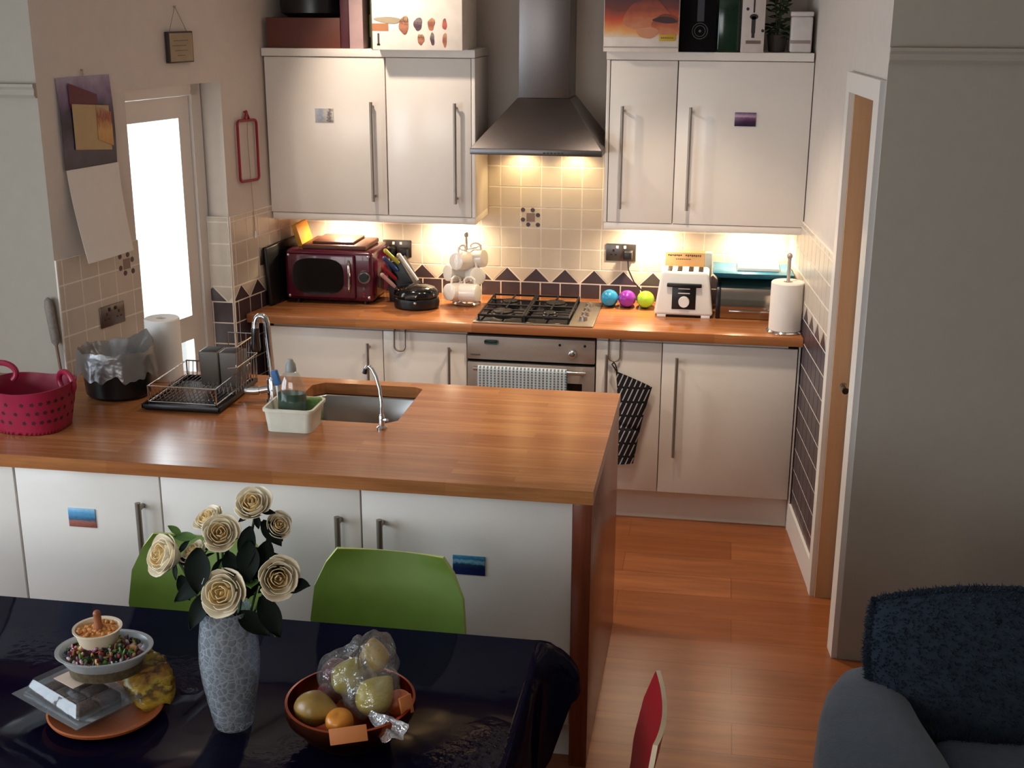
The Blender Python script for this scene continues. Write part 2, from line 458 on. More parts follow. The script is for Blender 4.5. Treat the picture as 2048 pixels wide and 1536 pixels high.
tiles('trim_8', (A1[0]-.115, A1[1]-.0), A1, dk+cr2, .015, (ZD, HT, .02), zlo=.1)
tiles('trim_9', NL, A2, rowlist(.9, 1.40, 1), .03)
tiles('trim_10', B0, (wr(-1.19), -1.19), [(.13, .203, 2)]+[r for r in dk if r[0] > .19]+cr2, .05, (ZD, HT, .05), zlo=.13)
# flower motif tiles: a square and six dots in the glaze
def motif(name, P, Q, u, z):
    P = Vector((*P, 0)); Q = Vector((*Q, 0)); d = (Q-P).normalized(); n = Vector((d.y, -d.x, 0))
    b = MB(); w = lambda a, c, t=.0083: P+d*(u+a)+n*t+Vector((0, 0, z+c))
    b.mi = 0
    for a, c, r in ((-.038, .036, .0112), (.01, .036, .0112), (.036, .012, .0112), (.036, -.036, .0112), (-.012, -.036, .0112), (-.038, -.012, .0112)):
        k = 14; b._new([w(a+r*math.cos(2*PI*j/k), c+r*math.sin(2*PI*j/k)) for j in range(k)]+[w(a+r*.9*math.cos(2*PI*j/k), c+r*.9*math.sin(2*PI*j/k), .0096) for j in range(k)],
                       [tuple(range(k, 2*k))]+[(j, (j+1) % k, k+(j+1) % k, k+j) for j in range(k)])
    b.mi = 1; s = .021
    b._new([w(x*s, y*s, t) for t in (.0083, .0096) for x, y in ((-1, -1), (1, -1), (1, 1), (-1, 1))], [(4, 5, 6, 7), (0, 1, 5, 4), (1, 2, 6, 5), (2, 3, 7, 6), (3, 0, 4, 7)])
    struct(b.done(name, [TDARK, pm('motif taupe glaze', (128, 108, 100), .35)], base=False))
motif('trim_11', (A0[0], 0), (B0[0], 0), .209-A0[0], 1.327)
motif('trim_12', NL, A2, math.hypot(-1.256-NL[0], -1.381+1.77), 1.315)

# ------------------------------------------------------------------ cabinets
def bar_handle(b, x, y, z0, z1, r=.0075, out=.034):
    b.tube([(x, y-out, z0-.012), (x, y-out, z1+.012)], r, 12)
    for z in (z0+.01, z1-.01): b.tube([(x, y+.001, z), (x, y-out, z)], r*.85, 10)
ZW0, ZW1 = 1.371, 2.095
def wall_cab(x0, x1, hx, label, c0=None, c1=None):
    t = thing('wall_cabinet', label, 'cabinet', ((x0+x1)/2, -.16, ZW0), group='wall cabinets either side of the hood')
    b = MB(); a0, a1 = x0, x1; x0 = c0 or x0; x1 = c1 or x1
    b.box(x0+.0005, x0+.018, -.316, -.002, ZW0, ZW1); b.box(x1-.018, x1-.0005, -.316, -.002, ZW0, ZW1)
    b.box(x0+.018, x1-.018, -.316, -.002, ZW0, ZW0+.018); b.box(x0+.018, x1-.018, -.316, -.002, ZW1-.018, ZW1); b.box(x0+.018, x1-.018, -.012, -.002, ZW0+.018, ZW1-.018)
    b.done('carcass', CARC, t, True); x0, x1 = a0, a1
    b = MB(); b.box(x0+.0025, x1-.0025, -.337, -.318, ZW0+.001, ZW1-.001, .002)
    d = b.done('door', GLOSSW, t, True)
    b = MB(); bar_handle(b, hx, -.337, 1.45, 1.885); b.done('handle', HANDLE, d, True)
    return t
wall_cab(-1.004, -.423, -.486, 'wide white wall cabinet left of the hood, next to the left wall', c0=-.942)
wall_cab(-.423, -.020, -.092, 'narrower white wall cabinet just left of the cooker hood')
wall_cab(.612, .912, .673, 'narrow white wall cabinet just right of the cooker hood')
wall_cab(.912, 1.500, .975, 'wide white wall cabinet at the right, against the door wall', c1=1.464)
ZTOP = 2.133
def board(name, x0, x1, z0, z1, y0, label, bev=.002, y1=-.009):
    b = MB(); b.prism([(x0, y0), (x1, y0), (min(x1, wr(y1)-.004), y1), (max(x0, wl(y1)+.004), y1)], z0, z1, bev); return tag(b.done(name, CARC), label, 'panel')
board('cabinet_top_board', -1.010, -.002, ZW1+.002, ZTOP, -.345, 'white top board across the two wall cabinets left of the hood')
board('cabinet_top_board', .594, 1.494, ZW1+.002, ZTOP, -.345, 'white top board across the two wall cabinets right of the hood')
def pelmet(x0, x1, side, label):
    b = MB(); b.box(x0, x1, -.333, -.315, ZW0-.034, ZW0-.001, .002); b.box(side, side+.016, -.315, -.012, ZW0-.034, ZW0-.001, .001)
    return tag(b.done('light_pelmet', CARC), label, 'pelmet')
pelmet(-.996, -.004, -.020, 'white lighting pelmet under the wall cabinets left of the hood')
pelmet(.598, 1.498, .598, 'white lighting pelmet under the wall cabinets right of the hood')
b = MB(); b.box(-.0195, -.003, -.337, -.012, ZW0, ZW1, .001); tag(b.done('end_panel', GLOSSW), 'white end panel of the left wall cabinets facing the hood', 'panel')
b = MB(); b.box(.596, .611, -.337, -.012, ZW0, ZW1, .001); tag(b.done('end_panel', GLOSSW), 'white end panel of the right wall cabinets facing the hood', 'panel')
b = MB(); b.box(1.5015, 1.5, -.325, -.31, ZW0+.03, ZW1) if False else b.box(1.4945, 1.4985, -.3155, -.305, ZW0+.03, ZW1); tag(b.done('filler_strip', CARC), 'narrow white filler strip between the right wall cabinet and the door wall', 'panel')
# under-cabinet lamps
LAMPON = pm('lit lamp glass', (255, 236, 200), .4, emit=((255, 214, 150), 14))
def puck(x, y, z, label, r=.032):
    t = thing('under_cabinet_light', label, 'lamp', (x, y, z), group='small downlights over the worktop')
    b = MB(); b.lathe([(r, 0), (r, -.010), (r*.86, -.013), (r*.8, -.011)], (0, 0, 0), 24, cap=False); b.lathe([(0, -.0005), (r, -.0005)], (0, 0, 0), 24); b.done('housing', STEEL, t)
    b = MB(); b.lathe([(0, -.010), (r*.8, -.010)], (0, 0, 0), 24, cap=False); b.done('bulb', LAMPON, t)
    li = bpy.data.lights.new('lamp', 'SPOT'); li.energy = E_PUCK; li.color = (1, .81, .56); li.shadow_soft_size = .025; li.spot_size = math.radians(160); li.spot_blend = .8
    lo = bpy.data.objects.new('lamp_light', li); C.objects.link(lo); lo.parent = t; lo.location = (0, 0, -.016)
E_PUCK = 25.0
for x, lb in ((-.70, 'round downlight over the microwave oven'), (-.17, 'round downlight over the mug tree'), (.79, 'round downlight over the three plastic cups'), (1.30, 'round downlight over the bread bin')):
    puck(x, -.115, ZW0-.001, lb)

# base cabinets
ZB = .93          # worktop, back run
YB = -.581
def base_cab(x0, x1, hx, label, dz0=.152, dz1=.868, c0=None, c1=None):
    t = thing('base_cabinet', label, 'cabinet', ((x0+x1)/2, -.30, 0), group='base cabinets along the back wall')
    b = MB(); b.box((c0 or x0)+.0005, (c1 or x1)-.0005, -.56, -.01, .15, .885); b.done('carcass', CARC, t, True)
    b = MB(); b.box(x0+.002, x1-.002, YB, YB+.019, dz0, dz1, .002); d = b.done('door', GLOSSW, t, True)
    b = MB(); b.box(x0, x1, -.53, -.512, 0, .148); b.done('plinth', CARC, t, True)
    b = MB(); bar_handle(b, hx, YB, .35, .80); b.done('handle', HANDLE, d, True)
    return t
base_cab(-.965, -.4, -.467, 'white base cabinet under the microwave oven, against the left wall', c0=-.938)
base_cab(-.4, 0, -.079, 'white base cabinet just left of the oven')
base_cab(.6, .9, .652, 'narrow white base cabinet just right of the oven, oven glove hanging on it')
base_cab(.9, 1.5, .968, 'wide white base cabinet beside the tiled door wall', c1=1.458)
b = MB(); b.box(1.5025, 1.5105, -.575, -.545, 0, .885); tag(b.done('filler_strip', CARC), 'thin white filler strip between the wide base cabinet and the tiled wall', 'panel')
# long U-shaped hooks over the door tops
for x, lb in ((-.317, 'steel over-door hook on the cabinet left of the oven'), (.684, 'steel over-door hook holding the oven glove')):
    b = MB(); pts = []
    for k in range(13):
        a = PI+PI*k/12; pts.append((x+.026*math.cos(a), YB-.012, .80+.022*math.sin(a)))
    pts = [(x-.026, YB+.008, .874), (x-.026, YB-.004, .874), (x-.026, YB-.010, .868)]+pts+[(x+.026, YB-.010, .868), (x+.026, YB-.004, .874), (x+.026, YB+.008, .874)]
    b.tube(pts, .0042, 8); tag(b.done('door_hook', HANDLE), lb, 'hook')
# back worktop
b = MB(); b.prism([(A0[0]+.011, -.0095), (wl(-.61)+.013, -.612), (wr(-.61)-.011, -.612), (B0[0]-.011, -.0095)], ZB-.043, ZB, .003)
tag(b.done('worktop', WTOP), 'oak stave worktop along the back wall carrying the hob', 'worktop')

# ------------------------------------------------------------------ oven
t = thing('built_in_oven', 'stainless steel built-in oven under the hob with a checked towel on its handle', 'oven', (.3, -.3, 0))
b = MB(); b.box(.003, .597, -.55, -.01, .15, .885); b.done('body', BLACK, t, True)
b = MB(); b.box(.004, .596, -.592, -.56, .757, .868, .003); pn = b.done('control_panel', STEEL, t, True)
b = MB(); b.tube([(.495, -.592, .806), (.495, -.612, .806)], [.021, .018], 24); b.ball((.495, -.612, .806), (.017, .006, .017)); b.done('knob', CHROME, pn, True)
b = MB(); b.box(.085, .15, -.5935, -.59, .832, .853, .008, 3); b.done('clock_display', pm('green clock window', (20, 60, 56), .15), pn, True)
b = MB()
b.tube([(.435, -.591, .842), (.435, -.5945, .842)], .006, 12); b.done('indicator', BLACK, pn, True)
b = MB(); b.tube([(.55, -.591, .842), (.55, -.5945, .842)], .006, 12); b.done('indicator', BLACK, pn, True)
b = MB(); b.box(.02, .065, -.5935, -.591, .775, .782); b.done('printed_mark', pm('grey print', (90, 80, 76), .5), pn, True)
b = MB(); b.box(.004, .596, -.588, -.56, .16, .742, .003); dr_ = b.done('oven_door', STEEL, t, True)
b = MB(); b.box(.06, .54, -.590, -.587, .25, .66, .002); b.done('window', BLACKG, dr_, True)
b = MB(); b.tube([(.04, -.628, .722), (.56, -.628, .722)], .010, 14)
for x in (.06, .54): b.tube([(x, -.587, .722), (x, -.628, .722)], .008)
b.done('handle', CHROME, dr_, True)
b = MB(); b.box(.002, .598, -.532, -.514, 0, .148); b.done('plinth', CARC, t, True)
# tea towel over the handle
TOWEL = stripes('blue and white checked cotton', (200, 205, 205), (92, 122, 138), 'X', 58, .5, ('Z', 80, .25), .9)
b = MB(); prof_t = [(-.6415, .45), (-.6425, .60), (-.643, .722)]+[(-.628-.0150*math.cos(a), .722+.0150*math.sin(a)) for a in [PI*k/8 for k in range(1, 9)]]+[(-.6125, .68), (-.612, .52)]
def tw(u, v):
    k = v*(len(prof_t)-1); i = min(int(k), len(prof_t)-2); f = k-i
    y = prof_t[i][0]*(1-f)+prof_t[i+1][0]*f; z = prof_t[i][1]*(1-f)+prof_t[i+1][1]*f
    x = .062+.412*u; s = -1 if v < .4 else 1
    return (x, y+s*.0025*(1+math.sin(u*30+2*math.sin(u*9)))*min(1, abs(z-.735)*8), z)
b.shell(tw, 60, 26, .0028); tag(b.done('tea_towel', TOWEL), 'blue and white checked tea towel folded over the oven door handle', 'towel')

# oven glove on its hook
GLOVE = stripes('navy and white butcher stripe cotton', (16, 15, 24), (188, 186, 186), 'u', 9, .82, ('Y', 26, .25), .9)
b = MB(); TL, TR, BR, BL = Vector((.695, 0, .735)), Vector((.862, 0, .668)), Vector((.787, 0, .295)), Vector((.693, 0, .285))
def gl_pt(u, v, s):
    a = TL.lerp(TR, u); c = BL.lerp(BR, u); p = a.lerp(c, v)
    wv = 1-.20*math.sin(PI*v)*(.5 if u > .5 else 1)
    mid = TL.lerp(TR, .5).lerp(BL.lerp(BR, .5), v); p = mid+(p-mid)*wv
    th = .016*math.sin(PI*min(max(u, .0), 1))**.5*(.55+.45*math.sin(PI*min(v*1.05, 1)))*(1.25 if .55 < v else 1)
    crease = -.006 if abs(v-.56) < .03 else 0
    return (p.x, -.607+s*(th+crease), p.z)
for s in (-1, 1): b.grid(lambda u, v, s=s: gl_pt(u, v, s), 24, 40)
bmesh.ops.remove_doubles(b.b, verts=b.b.verts, dist=.0012)
uv = b.b.loops.layers.uv.new('UVMap')
dU = (TR-TL).normalized(); dV = Vector((dU.z, 0, -dU.x))
for f in b.b.faces:
    for lp in f.loops:
        q = lp.vert.co-TL; lp[uv].uv = (q.dot(dU)/.18+.03, abs(q.z))
gt_ = thing('oven_glove', 'navy oven glove with white dashed stripes hanging beside the oven', 'oven glove', (.78, -.607, .285))
b.done('glove', stripes('navy glove stripe', (14, 13, 20), (190, 188, 190), 'u', 8, .78, ('Y', 15, .16), .9), gt_, True)
b = MB(); b.tube([(.684, -.6, .7745), (.676, -.602, .765), (.688, -.604, .75), (.70, -.606, .732)], .0035, 8); b.tube([(.684, -.6, .7745), (.692, -.602, .765), (.697, -.605, .75), (.702, -.607, .734)], .003, 8)
b.done('hanging_loop', BLACK, gt_, True)

# ------------------------------------------------------------------ hob and hood
t = thing('gas_hob', 'stainless steel gas hob with black pan supports in the back worktop', 'hob', (.3, -.36, ZB))
b = MB(); b.box(.03, .585, -.60, -.115, ZB+.0005, ZB+.008, .004); b.done('hob_plate', pm('hob steel', (150, 140, 128), .4, .9), t, True)
b = MB(); b.box(.045, .475, -.585, -.13, ZB+.008, ZB+.0105, .002); b.done('black_tray', BLACKG, t, True)
for i, (x, y, r) in enumerate(((.15, -.25, .038), (.37, -.25, .048), (.15, -.46, .048), (.37, -.46, .03))):
    b = MB(); b.lathe([(r*1.15, .0), (r*1.15, .010), (r, .014), (r, .021), (r*.9, .024), (0, .025)], (x, y, ZB+.0105), 28); b.done('burner', pm('burner cap', (30, 28, 28), .4, .4), t, True)
for x0, x1 in ((.055, .258), (.268, .470)):
    b = MB()
    zt = ZB+.034; y0, y1 = -.575, -.14
    b.tube([(x0, y0, zt), (x1, y0, zt), (x1, y1, zt), (x0, y1, zt)], .0055, 8, closed=True)
    xm = (x0+x1)/2
    for y in (-.25, -.46):
        for a in (0, PI/2, PI, 3*PI/2):
            ex, ey = xm+math.cos(a)*.10, y+math.sin(a)*.105
            b.tube([(xm+math.cos(a)*.028, y+math.sin(a)*.028, zt), (ex, ey, zt)], .0048, 6)
    b.tube([(x0, (y0+y1)/2, zt), (x1, (y0+y1)/2, zt)], .005, 6)
    for x in (x0, x1):
        for y in (y0, y1): b.tube([(x, y, zt), (x, y, ZB+.010)], .005, 6)
    b.done('pan_support', pm('cast iron', (22, 21, 21), .45, .3, bump=.1), t, True)
for k, y in enumerate((-.22, -.31, -.40, -.49)):
    b = MB(); b.tube([(.53, y, ZB+.008), (.53, y, ZB+.026)], [.020, .017], 20); b.box(.527, .533, y-.017, y+.017, ZB+.026, ZB+.031); b.done('knob', pm('silver knob', (170, 160, 150), .3, .8), t, True)

t = thing('cooker_hood', 'stainless steel chimney cooker hood between the wall cabinets', 'cooker hood', (.3, -.25, 1.68))
b = MB()
hy0 = -.49
bot = [(.004, hy0, 1.712), (.596, hy0, 1.712), (.596, -.012, 1.712), (.004, -.012, 1.712)]
top = [(.182, -.27, 1.918), (.424, -.27, 1.918), (.424, -.012, 1.918), (.182, -.012, 1.918)]
b.hexa(bot, top, .002); b.done('canopy', DSTEEL, t, True)
b = MB(); b.box(.002, .598, hy0-.004, -.012, 1.684, 1.7125, .003); rim = b.done('canopy_rim', DSTEEL, t, True)
b = MB()
for k in range(6): b.box(.335+k*.016, .345+k*.016, hy0-.0065, hy0-.003, 1.692, 1.700)
b.done('switch', BLACK, rim, True)
b = MB(); b.box(.186, .420, -.262, -.012, 1.9185, 2.73, .003); b.done('chimney', DSTEEL, t, True)
b = MB()
for x in (.17, .43): b.lathe([(0, 0), (.032, 0), (.030, -.003), (0, -.003)], (x, -.14, 1.684), 20)
b.done('lamp_glass', LAMPON, t, True)
for x in (.17, .43):
    li = bpy.data.lights.new('hood_lamp', 'SPOT'); li.energy = 5; li.color = (1, .72, .36); li.shadow_soft_size = .025; li.spot_size = math.radians(140); li.spot_blend = .7
    lo = bpy.data.objects.new('hood_light', li); C.objects.link(lo); lo.parent = t; lo.location = Vector((x, -.075, 1.675))-t.location

# ------------------------------------------------------------------ peninsula
ZP = .945
YF, YK = -2.623, -1.62
def pen_cab(x0, x1, hx, label):
    t = thing('peninsula_cabinet', label, 'cabinet', ((x0+x1)/2, -2.42, 0), group='white cabinets on the dining side of the peninsula')
    b = MB(); b.box(x0+.0005, x1-.0005, -2.575, -2.25, .13, .895); b.done('carcass', CARC, t, True)
    b = MB(); b.box(x0+.0025, x1-.0025, -2.597, -2.578, .132, .893, .002); d = b.done('door', GLOSSW, t, True)
    b = MB(); b.box(x0, x1, -2.56, -2.545, 0, .128); b.done('plinth', CARC, t, True)
    if hx is not None:
        b = MB(); bar_handle(b, hx, -2.597, .37, .80, .0095, .036); b.done('handle', HANDLE, d, True)
    return t
pen_cab(-1.093, -.593, -.656, 'white peninsula cabinet with the coastal picture magnet, left end')
pen_cab(-.593, .067, 0.0, 'white peninsula cabinet in the middle, behind the roses')
pen_cab(.067, .732, .135, 'white peninsula cabinet at the wooden end panel, with a blue picture magnet')
pen_cab(-1.75, -1.096, None, 'white peninsula panel left of the coastal picture magnet')
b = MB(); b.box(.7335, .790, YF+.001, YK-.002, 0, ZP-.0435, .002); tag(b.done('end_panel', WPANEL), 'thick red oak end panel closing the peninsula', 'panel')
# worktop with cut-out
def outline(pts, r=0): return pts
out = [(-1.9, YF), (.793, YF), (.793, YK), (wln(-1.62)+.012, YK), (NL[0]+.012, -1.772), (-1.9, -1.772)]
SX0, SX1, SY0, SY1 = -.37, .055, -2.115, -1.675
ch = .04
hole = [(SX0+ch, SY0), (SX1-ch, SY0), (SX1, SY0+ch), (SX1, SY1-ch*.6), (SX1-ch*.8, SY1), (SX0+ch, SY1), (SX0, SY1-ch), (SX0, SY0+ch)]
def plate(b, out, hole, z0, z1):
    vo = {}
    for z in (z0, z1):
        es = []; rings = []
        for ring in (out, hole):
            vs = [b.b.verts.new((x, y, z)) for x, y in ring]; rings.append(vs)
            es += [b.b.edges.new((vs[i], vs[(i+1) % len(vs)])) for i in range(len(vs))]
        bmesh.ops.triangle_fill(b.b, edges=es, use_beauty=True)
        vo[z] = rings
    for k in range(2):
        a, c = vo[z0][k], vo[z1][k]; n = len(a)
        for i in range(n): b.b.faces.new((a[i], a[(i+1) % n], c[(i+1) % n], c[i]))
b = MB(); plate(b, out, hole, ZP-.043, ZP); tag(b.done('worktop', WTOP), 'oak stave worktop of the peninsula with the sink in it', 'worktop')
# sink
b = MB(); zr = ZP-.045
def ring(d, z): return [(x+(d if x < (SX0+SX1)/2 else -d), y+(d if y < (SY0+SY1)/2 else -d), z) for x, y in hole]
rings = [ring(-.018, zr), ring(.004, zr), ring(.008, zr-.006), ring(.016, zr-.155), ring(.05, zr-.17)]
vs = [p for r in rings for p in r]; n = len(hole)
b._new(vs, [(i*n+k, i*n+(k+1) % n, (i+1)*n+(k+1) % n, (i+1)*n+k) for i in range(4) for k in range(n)]+[tuple(4*n+k for k in range(n))])
t = thing('kitchen_sink', 'undermounted stainless steel sink bowl in the peninsula worktop', 'sink', (-.155, -1.9, .72))
b.done('bowl', pm('satin sink steel', (150, 146, 142), .3, 1.0, var=.05), t, True, 50)
b = MB(); b.lathe([(0, .004), (.02, .004), (.04, .002), (.042, 0)], (-.155, -1.9, zr-.17), 24); b.done('drain', CHROME, t, True)

# ------------------------------------------------------------------ world, light, camera
w = bpy.data.worlds.new('World'); bpy.context.scene.world = w; w.use_nodes = True
nt = w.node_tree; bg = nt.nodes['Background']
bg.inputs['Color'].default_value = (.86, .93, 1, 1); bg.inputs['Strength'].default_value = 2.2
def area(name, loc, rot, sx, sy, e, col, portal=False):
    li = bpy.data.lights.new(name, 'AREA'); li.shape = 'RECTANGLE'; li.size = sx; li.size_y = sy; li.energy = e; li.color = col
    if portal: li.cycles.is_portal = True
    o = bpy.data.objects.new(name, li); C.objects.link(o); o.location = loc; o.rotation_euler = rot; return o
area('window_daylight', (-2.72, (WY0+WY1)/2, (WZ0+WZ1)/2), (0, -PI/2, 0), WZ1-WZ0, WY1-WY0, 76, (.70, .85, 1))
area('rear_fill_light', ((VX0+VX1)/2, -7.63, (VZ0+VZ1)/2), (PI/2, 0, 0), VX1-VX0, VZ1-VZ0, 36, (1, .96, .91))  # added fill light behind the camera, set in the rear window
dl = area('back_door_daylight', tuple((DA+DB)/2+dn*.35+Vector((0, 0, 1.1))), (0, 0, 0), .62, 1.7, 30, (.88, .95, 1))
dl.rotation_euler = (-dn+Vector((0, 0, -.12))).to_track_quat('-Z', 'Y').to_euler()
CEIL_LAMPS = [(-.62, -.95)]
for x, y in CEIL_LAMPS:
    li = bpy.data.lights.new('ceiling_lamp', 'SPOT'); li.energy = 50; li.color = (1, .82, .66); li.shadow_soft_size = .035; li.spot_size = math.radians(96); li.spot_blend = .75
    lo = bpy.data.objects.new('ceiling_lamp_light', li); C.objects.link(lo); lo.location = (x, y, 2.68)
    lo.rotation_euler = (Vector((.15, -.25, 1.25))-lo.location).to_track_quat('-Z', 'Y').to_euler()
for x, y, e in ((.85, -1.10, 85), (.2, -1.5, 50)):
    li = bpy.data.lights.new('ceiling_downlight', 'SPOT'); li.energy = e; li.color = (1, .82, .64); li.shadow_soft_size = .05; li.spot_size = math.radians(88); li.spot_blend = .6
    lo = bpy.data.objects.new('ceiling_downlight_light', li); C.objects.link(lo); lo.location = (x, y, 2.70)

cam = bpy.data.cameras.new('Camera'); cam.sensor_width = 36; cam.lens = 36*2523.36/2048; cam.clip_start = .05
co = bpy.data.objects.new('Camera', cam); C.objects.link(co)
yaw, pit, rol = .162046617, .294028633, .00377249785
fwd = Vector((-math.sin(yaw)*math.cos(pit), math.cos(yaw)*math.cos(pit), -math.sin(pit))); rg = Vector((math.cos(yaw), math.sin(yaw), 0)); up = rg.cross(fwd)
r_ = math.cos(rol)*rg+math.sin(rol)*up; u_ = -math.sin(rol)*rg+math.cos(rol)*up
co.matrix_world = Matrix(((r_.x, u_.x, -fwd.x, 1.11790943), (r_.y, u_.y, -fwd.y, -6.11860541), (r_.z, u_.z, -fwd.z, 2.34046931), (0, 0, 0, 1)))
sc = bpy.context.scene; sc.camera = co
sc.view_settings.view_transform = 'Standard'; sc.view_settings.look = 'None'; sc.view_settings.exposure = 0; sc.view_settings.gamma = 1
# ================================================================== things
def on_wall(P, Q):
    P = Vector((*P, 0)); Q = Vector((*Q, 0)); d = (Q-P).normalized(); n = Vector((d.y, -d.x, 0))
    return lambda u, z, t: P+d*u+n*t+Vector((0, 0, z))
def wquad(b, f, u0, u1, z0, z1, t0, t1, bev=0.0):
    b.hexa([f(u0, z0, t0), f(u1, z0, t0), f(u1, z0, t1), f(u0, z0, t1)], [f(u0, z1, t0), f(u1, z1, t0), f(u1, z1, t1), f(u0, z1, t1)], bev)

# ---- sockets
PLATE = pm('brushed nickel plate', (104, 96, 92), .3, .9, var=.05)
WBACK = on_wall((0, 0), (1, 0))            # u = x
WFAR = on_wall(A1, A0)
WNEAR = on_wall(NL, A2)
WLIN = on_wall(A2, A1)
def socket(f, u, z, label, gangs=2, plug=None):
    o = f(u, z, 0); t = thing('wall_socket', label, 'socket', o)
    hw = .073 if gangs == 2 else .043
    b = MB(); wquad(b, f, u-hw, u+hw, z-.043, z+.043, .0087, .0145, .003); b.done('plate', PLATE, t, True)
    for k in range(gangs):
        c = u+(k-.5)*.073 if gangs == 2 else u
        b = MB()
        wquad(b, f, c-.005, c+.005, z+.004, z+.016, .0143, .0152); wquad(b, f, c-.016, c-.006, z-.014, z-.008, .0143, .0152); wquad(b, f, c+.006, c+.016, z-.014, z-.008, .0143, .0152)
        if not (plug is not None and k == plug): b.done('pin_slots', BLACK, t, True)
        s_ = c+(.018 if k == 0 else -.018) if gangs == 2 else c+.02
        b = MB(); wquad(b, f, s_-.006, s_+.006, z+.020, z+.034, .0143, .018, .001); b.done('switch', WHITEP if plug is not None else BLACK, t, True)
    return t
socket(WBACK, .658, 1.168, 'double nickel wall socket above the blue and purple cups', plug=1)
socket(WBACK, -.468, 1.150, 'double wall socket above the knife block, plugs in it', plug=1)
socket(WFAR, .275, 1.175, 'nickel wall socket on the left wall near the microwave', 1)
ts = socket(WNEAR, .283, 1.128, 'double nickel wall socket on the left wall above the bin', 2)
def plug_cord(x, z, label, pts):
    t = thing('plug', label, 'plug', (x, -.02, z))
    b = MB(); b.hexa([(x-.02, -.052, z-.02), (x+.02, -.052, z-.02), (x+.025, -.0155, z-.026), (x-.025, -.0155, z-.026)], [(x-.018, -.050, z+.016), (x+.018, -.050, z+.016), (x+.025, -.0155, z+.022), (x-.025, -.0155, z+.022)], .004); b.done('plug_body', BLACK, t, True)
    b = MB(); b.tube(pts, .0035, 8); b.done('cord', BLACK, t, True)
plug_cord(.695, 1.160, 'black plug and flex in the right-hand socket above the cups', [(.695, -.04, 1.135), (.70, -.05, 1.09), (.73, -.055, 1.03), (.80, -.06, .96), (.86, -.08, .94)])
plug_cord(-.43, 1.135, 'black plug and flex in the socket above the knife block', [(-.43, -.04, 1.11), (-.42, -.05, 1.06), (-.36, -.06, .98), (-.30, -.08, .945)])
plug_cord(-.495, 1.140, 'black plug and flex beside the microwave oven', [(-.495, -.04, 1.11), (-.50, -.05, 1.05), (-.49, -.055, .96), (-.48, -.06, .94)])

# ---- microwave
MAR = pm('maroon enamel', (82, 16, 40), .22, var=.04, coat=.4)
t = thing('microwave_oven', 'maroon retro microwave oven with an oval dark window', 'microwave', (-.72, -.19, ZB))
x0, x1, yf, z0, z1 = -.945, -.505, -.345, ZB+.014, 1.192
b = MB(); b.box(x0, x1, yf, -.045, z0, z1, .022, 4); b.done('body', MAR, t, True)
b = MB(); b.box(x0+.010, -.590, yf-.014, yf-.001, z0+.014, z1-.014, .012, 3); d = b.done('door', MAR, t, True)
b = MB(); pts = []
for k in range(36):
    a = 2*PI*k/36; ca, sa = math.cos(a), math.sin(a); e = .62
    pts.append((-.775+.128*math.copysign(abs(ca)**e, ca), (z0+z1)/2+.088*math.copysign(abs(sa)**e, sa)))
b.prism(pts, 0, .004, M=Matrix(((1, 0, 0, 0), (0, 0, -1, yf-.0135), (0, 1, 0, 0), (0, 0, 0, 1)))); b.done('window', BLACKG, d, True)
b = MB(); b.tube([(-.622, yf-.012, z0+.05), (-.617, yf-.034, z0+.07), (-.612, yf-.040, (z0+z1)/2), (-.617, yf-.034, z1-.065), (-.622, yf-.012, z1-.045)], .0065, 10); b.done('handle', CHROME, d, True)
kz = z0+.125; kx = -.548
b = MB(); b.tube([(kx, yf, kz), (kx, yf-.010, kz)], .031, 28); kr = b.done('knob_ring', CHROME, t, True)
b = MB(); b.tube([(kx, yf-.009, kz), (kx, yf-.022, kz)], [.023, .021], 28); b.done('knob', BLACK, kr, True)
for k, (x, z) in enumerate(((x0+.022, z1-.024), (x1-.022, z1-.024), (x0+.022, z0+.024), (x1-.022, z0+.024))):
    b = MB(); b.ball((x, yf-.015 if x < -.6 else yf-.002, z), (.008, .004, .008)); b.done('stud', CHROME, t, True)
for k, z in enumerate((z0+.068, z0+.045, z0+.030)):
    b = MB(); b.tube([(kx-.004, yf+.001, z), (kx-.004, yf-.005, z)], .007 if k == 0 else .004, 14); b.done('button', CHROME if k == 0 else RED, t, True)
for x in (x0+.05, x1-.05):
    for y in (-.31, -.08):
        b = MB(); b.tube([(x, y, ZB), (x, y, z0+.004)], .013, 12); b.done('foot', BLACK, t, True)
TRAY = pm('brown wooden board', (92, 52, 38), .45, var=.15, stretch=(3, 30, 30))
b = MB(); b.box(-.865, -.545, -.32, -.075, 1.1925, 1.214, .005); tag(b.done('serving_board', TRAY), 'brown wooden board lying on the microwave oven, lower of two', 'board')
b = MB(); b.box(-.82, -.615, -.29, -.08, 1.2145, 1.226, .004); tag(b.done('serving_board', TRAY), 'smaller brown board on top of the brown wooden board', 'board')
# black tray against the left wall, yellow packet on the microwave
f = on_wall(A1, A0)
b = MB(); wquad(b, f, .26, .50, ZB+.001, 1.235, .0, .001) if False else None
ub, ut = .255, .52
b.hexa([f(ub, ZB+.001, .026), f(ut, ZB+.001, .026), f(ut, ZB+.001, .050), f(ub, ZB+.001, .050)], [f(ub, 1.215, .010), f(ut+.04, 1.225, .010), f(ut+.04, 1.225, .030), f(ub, 1.215, .032)], .008, 3)
tag(b.done('baking_tray', BLACK), 'black tray standing on edge between microwave and left wall', 'tray')
b = MB(); b.hexa([(-.90, -.27, 1.193), (-.875, -.27, 1.193), (-.875, -.10, 1.193), (-.90, -.10, 1.193)], [(-.933, -.27, 1.295), (-.908, -.27, 1.299), (-.908, -.10, 1.299), (-.933, -.10, 1.295)], .003)
tag(b.done('food_packet', pm('yellow card packet', (214, 150, 40), .5)), 'yellow packet leaning to the left on top of the microwave', 'packet')

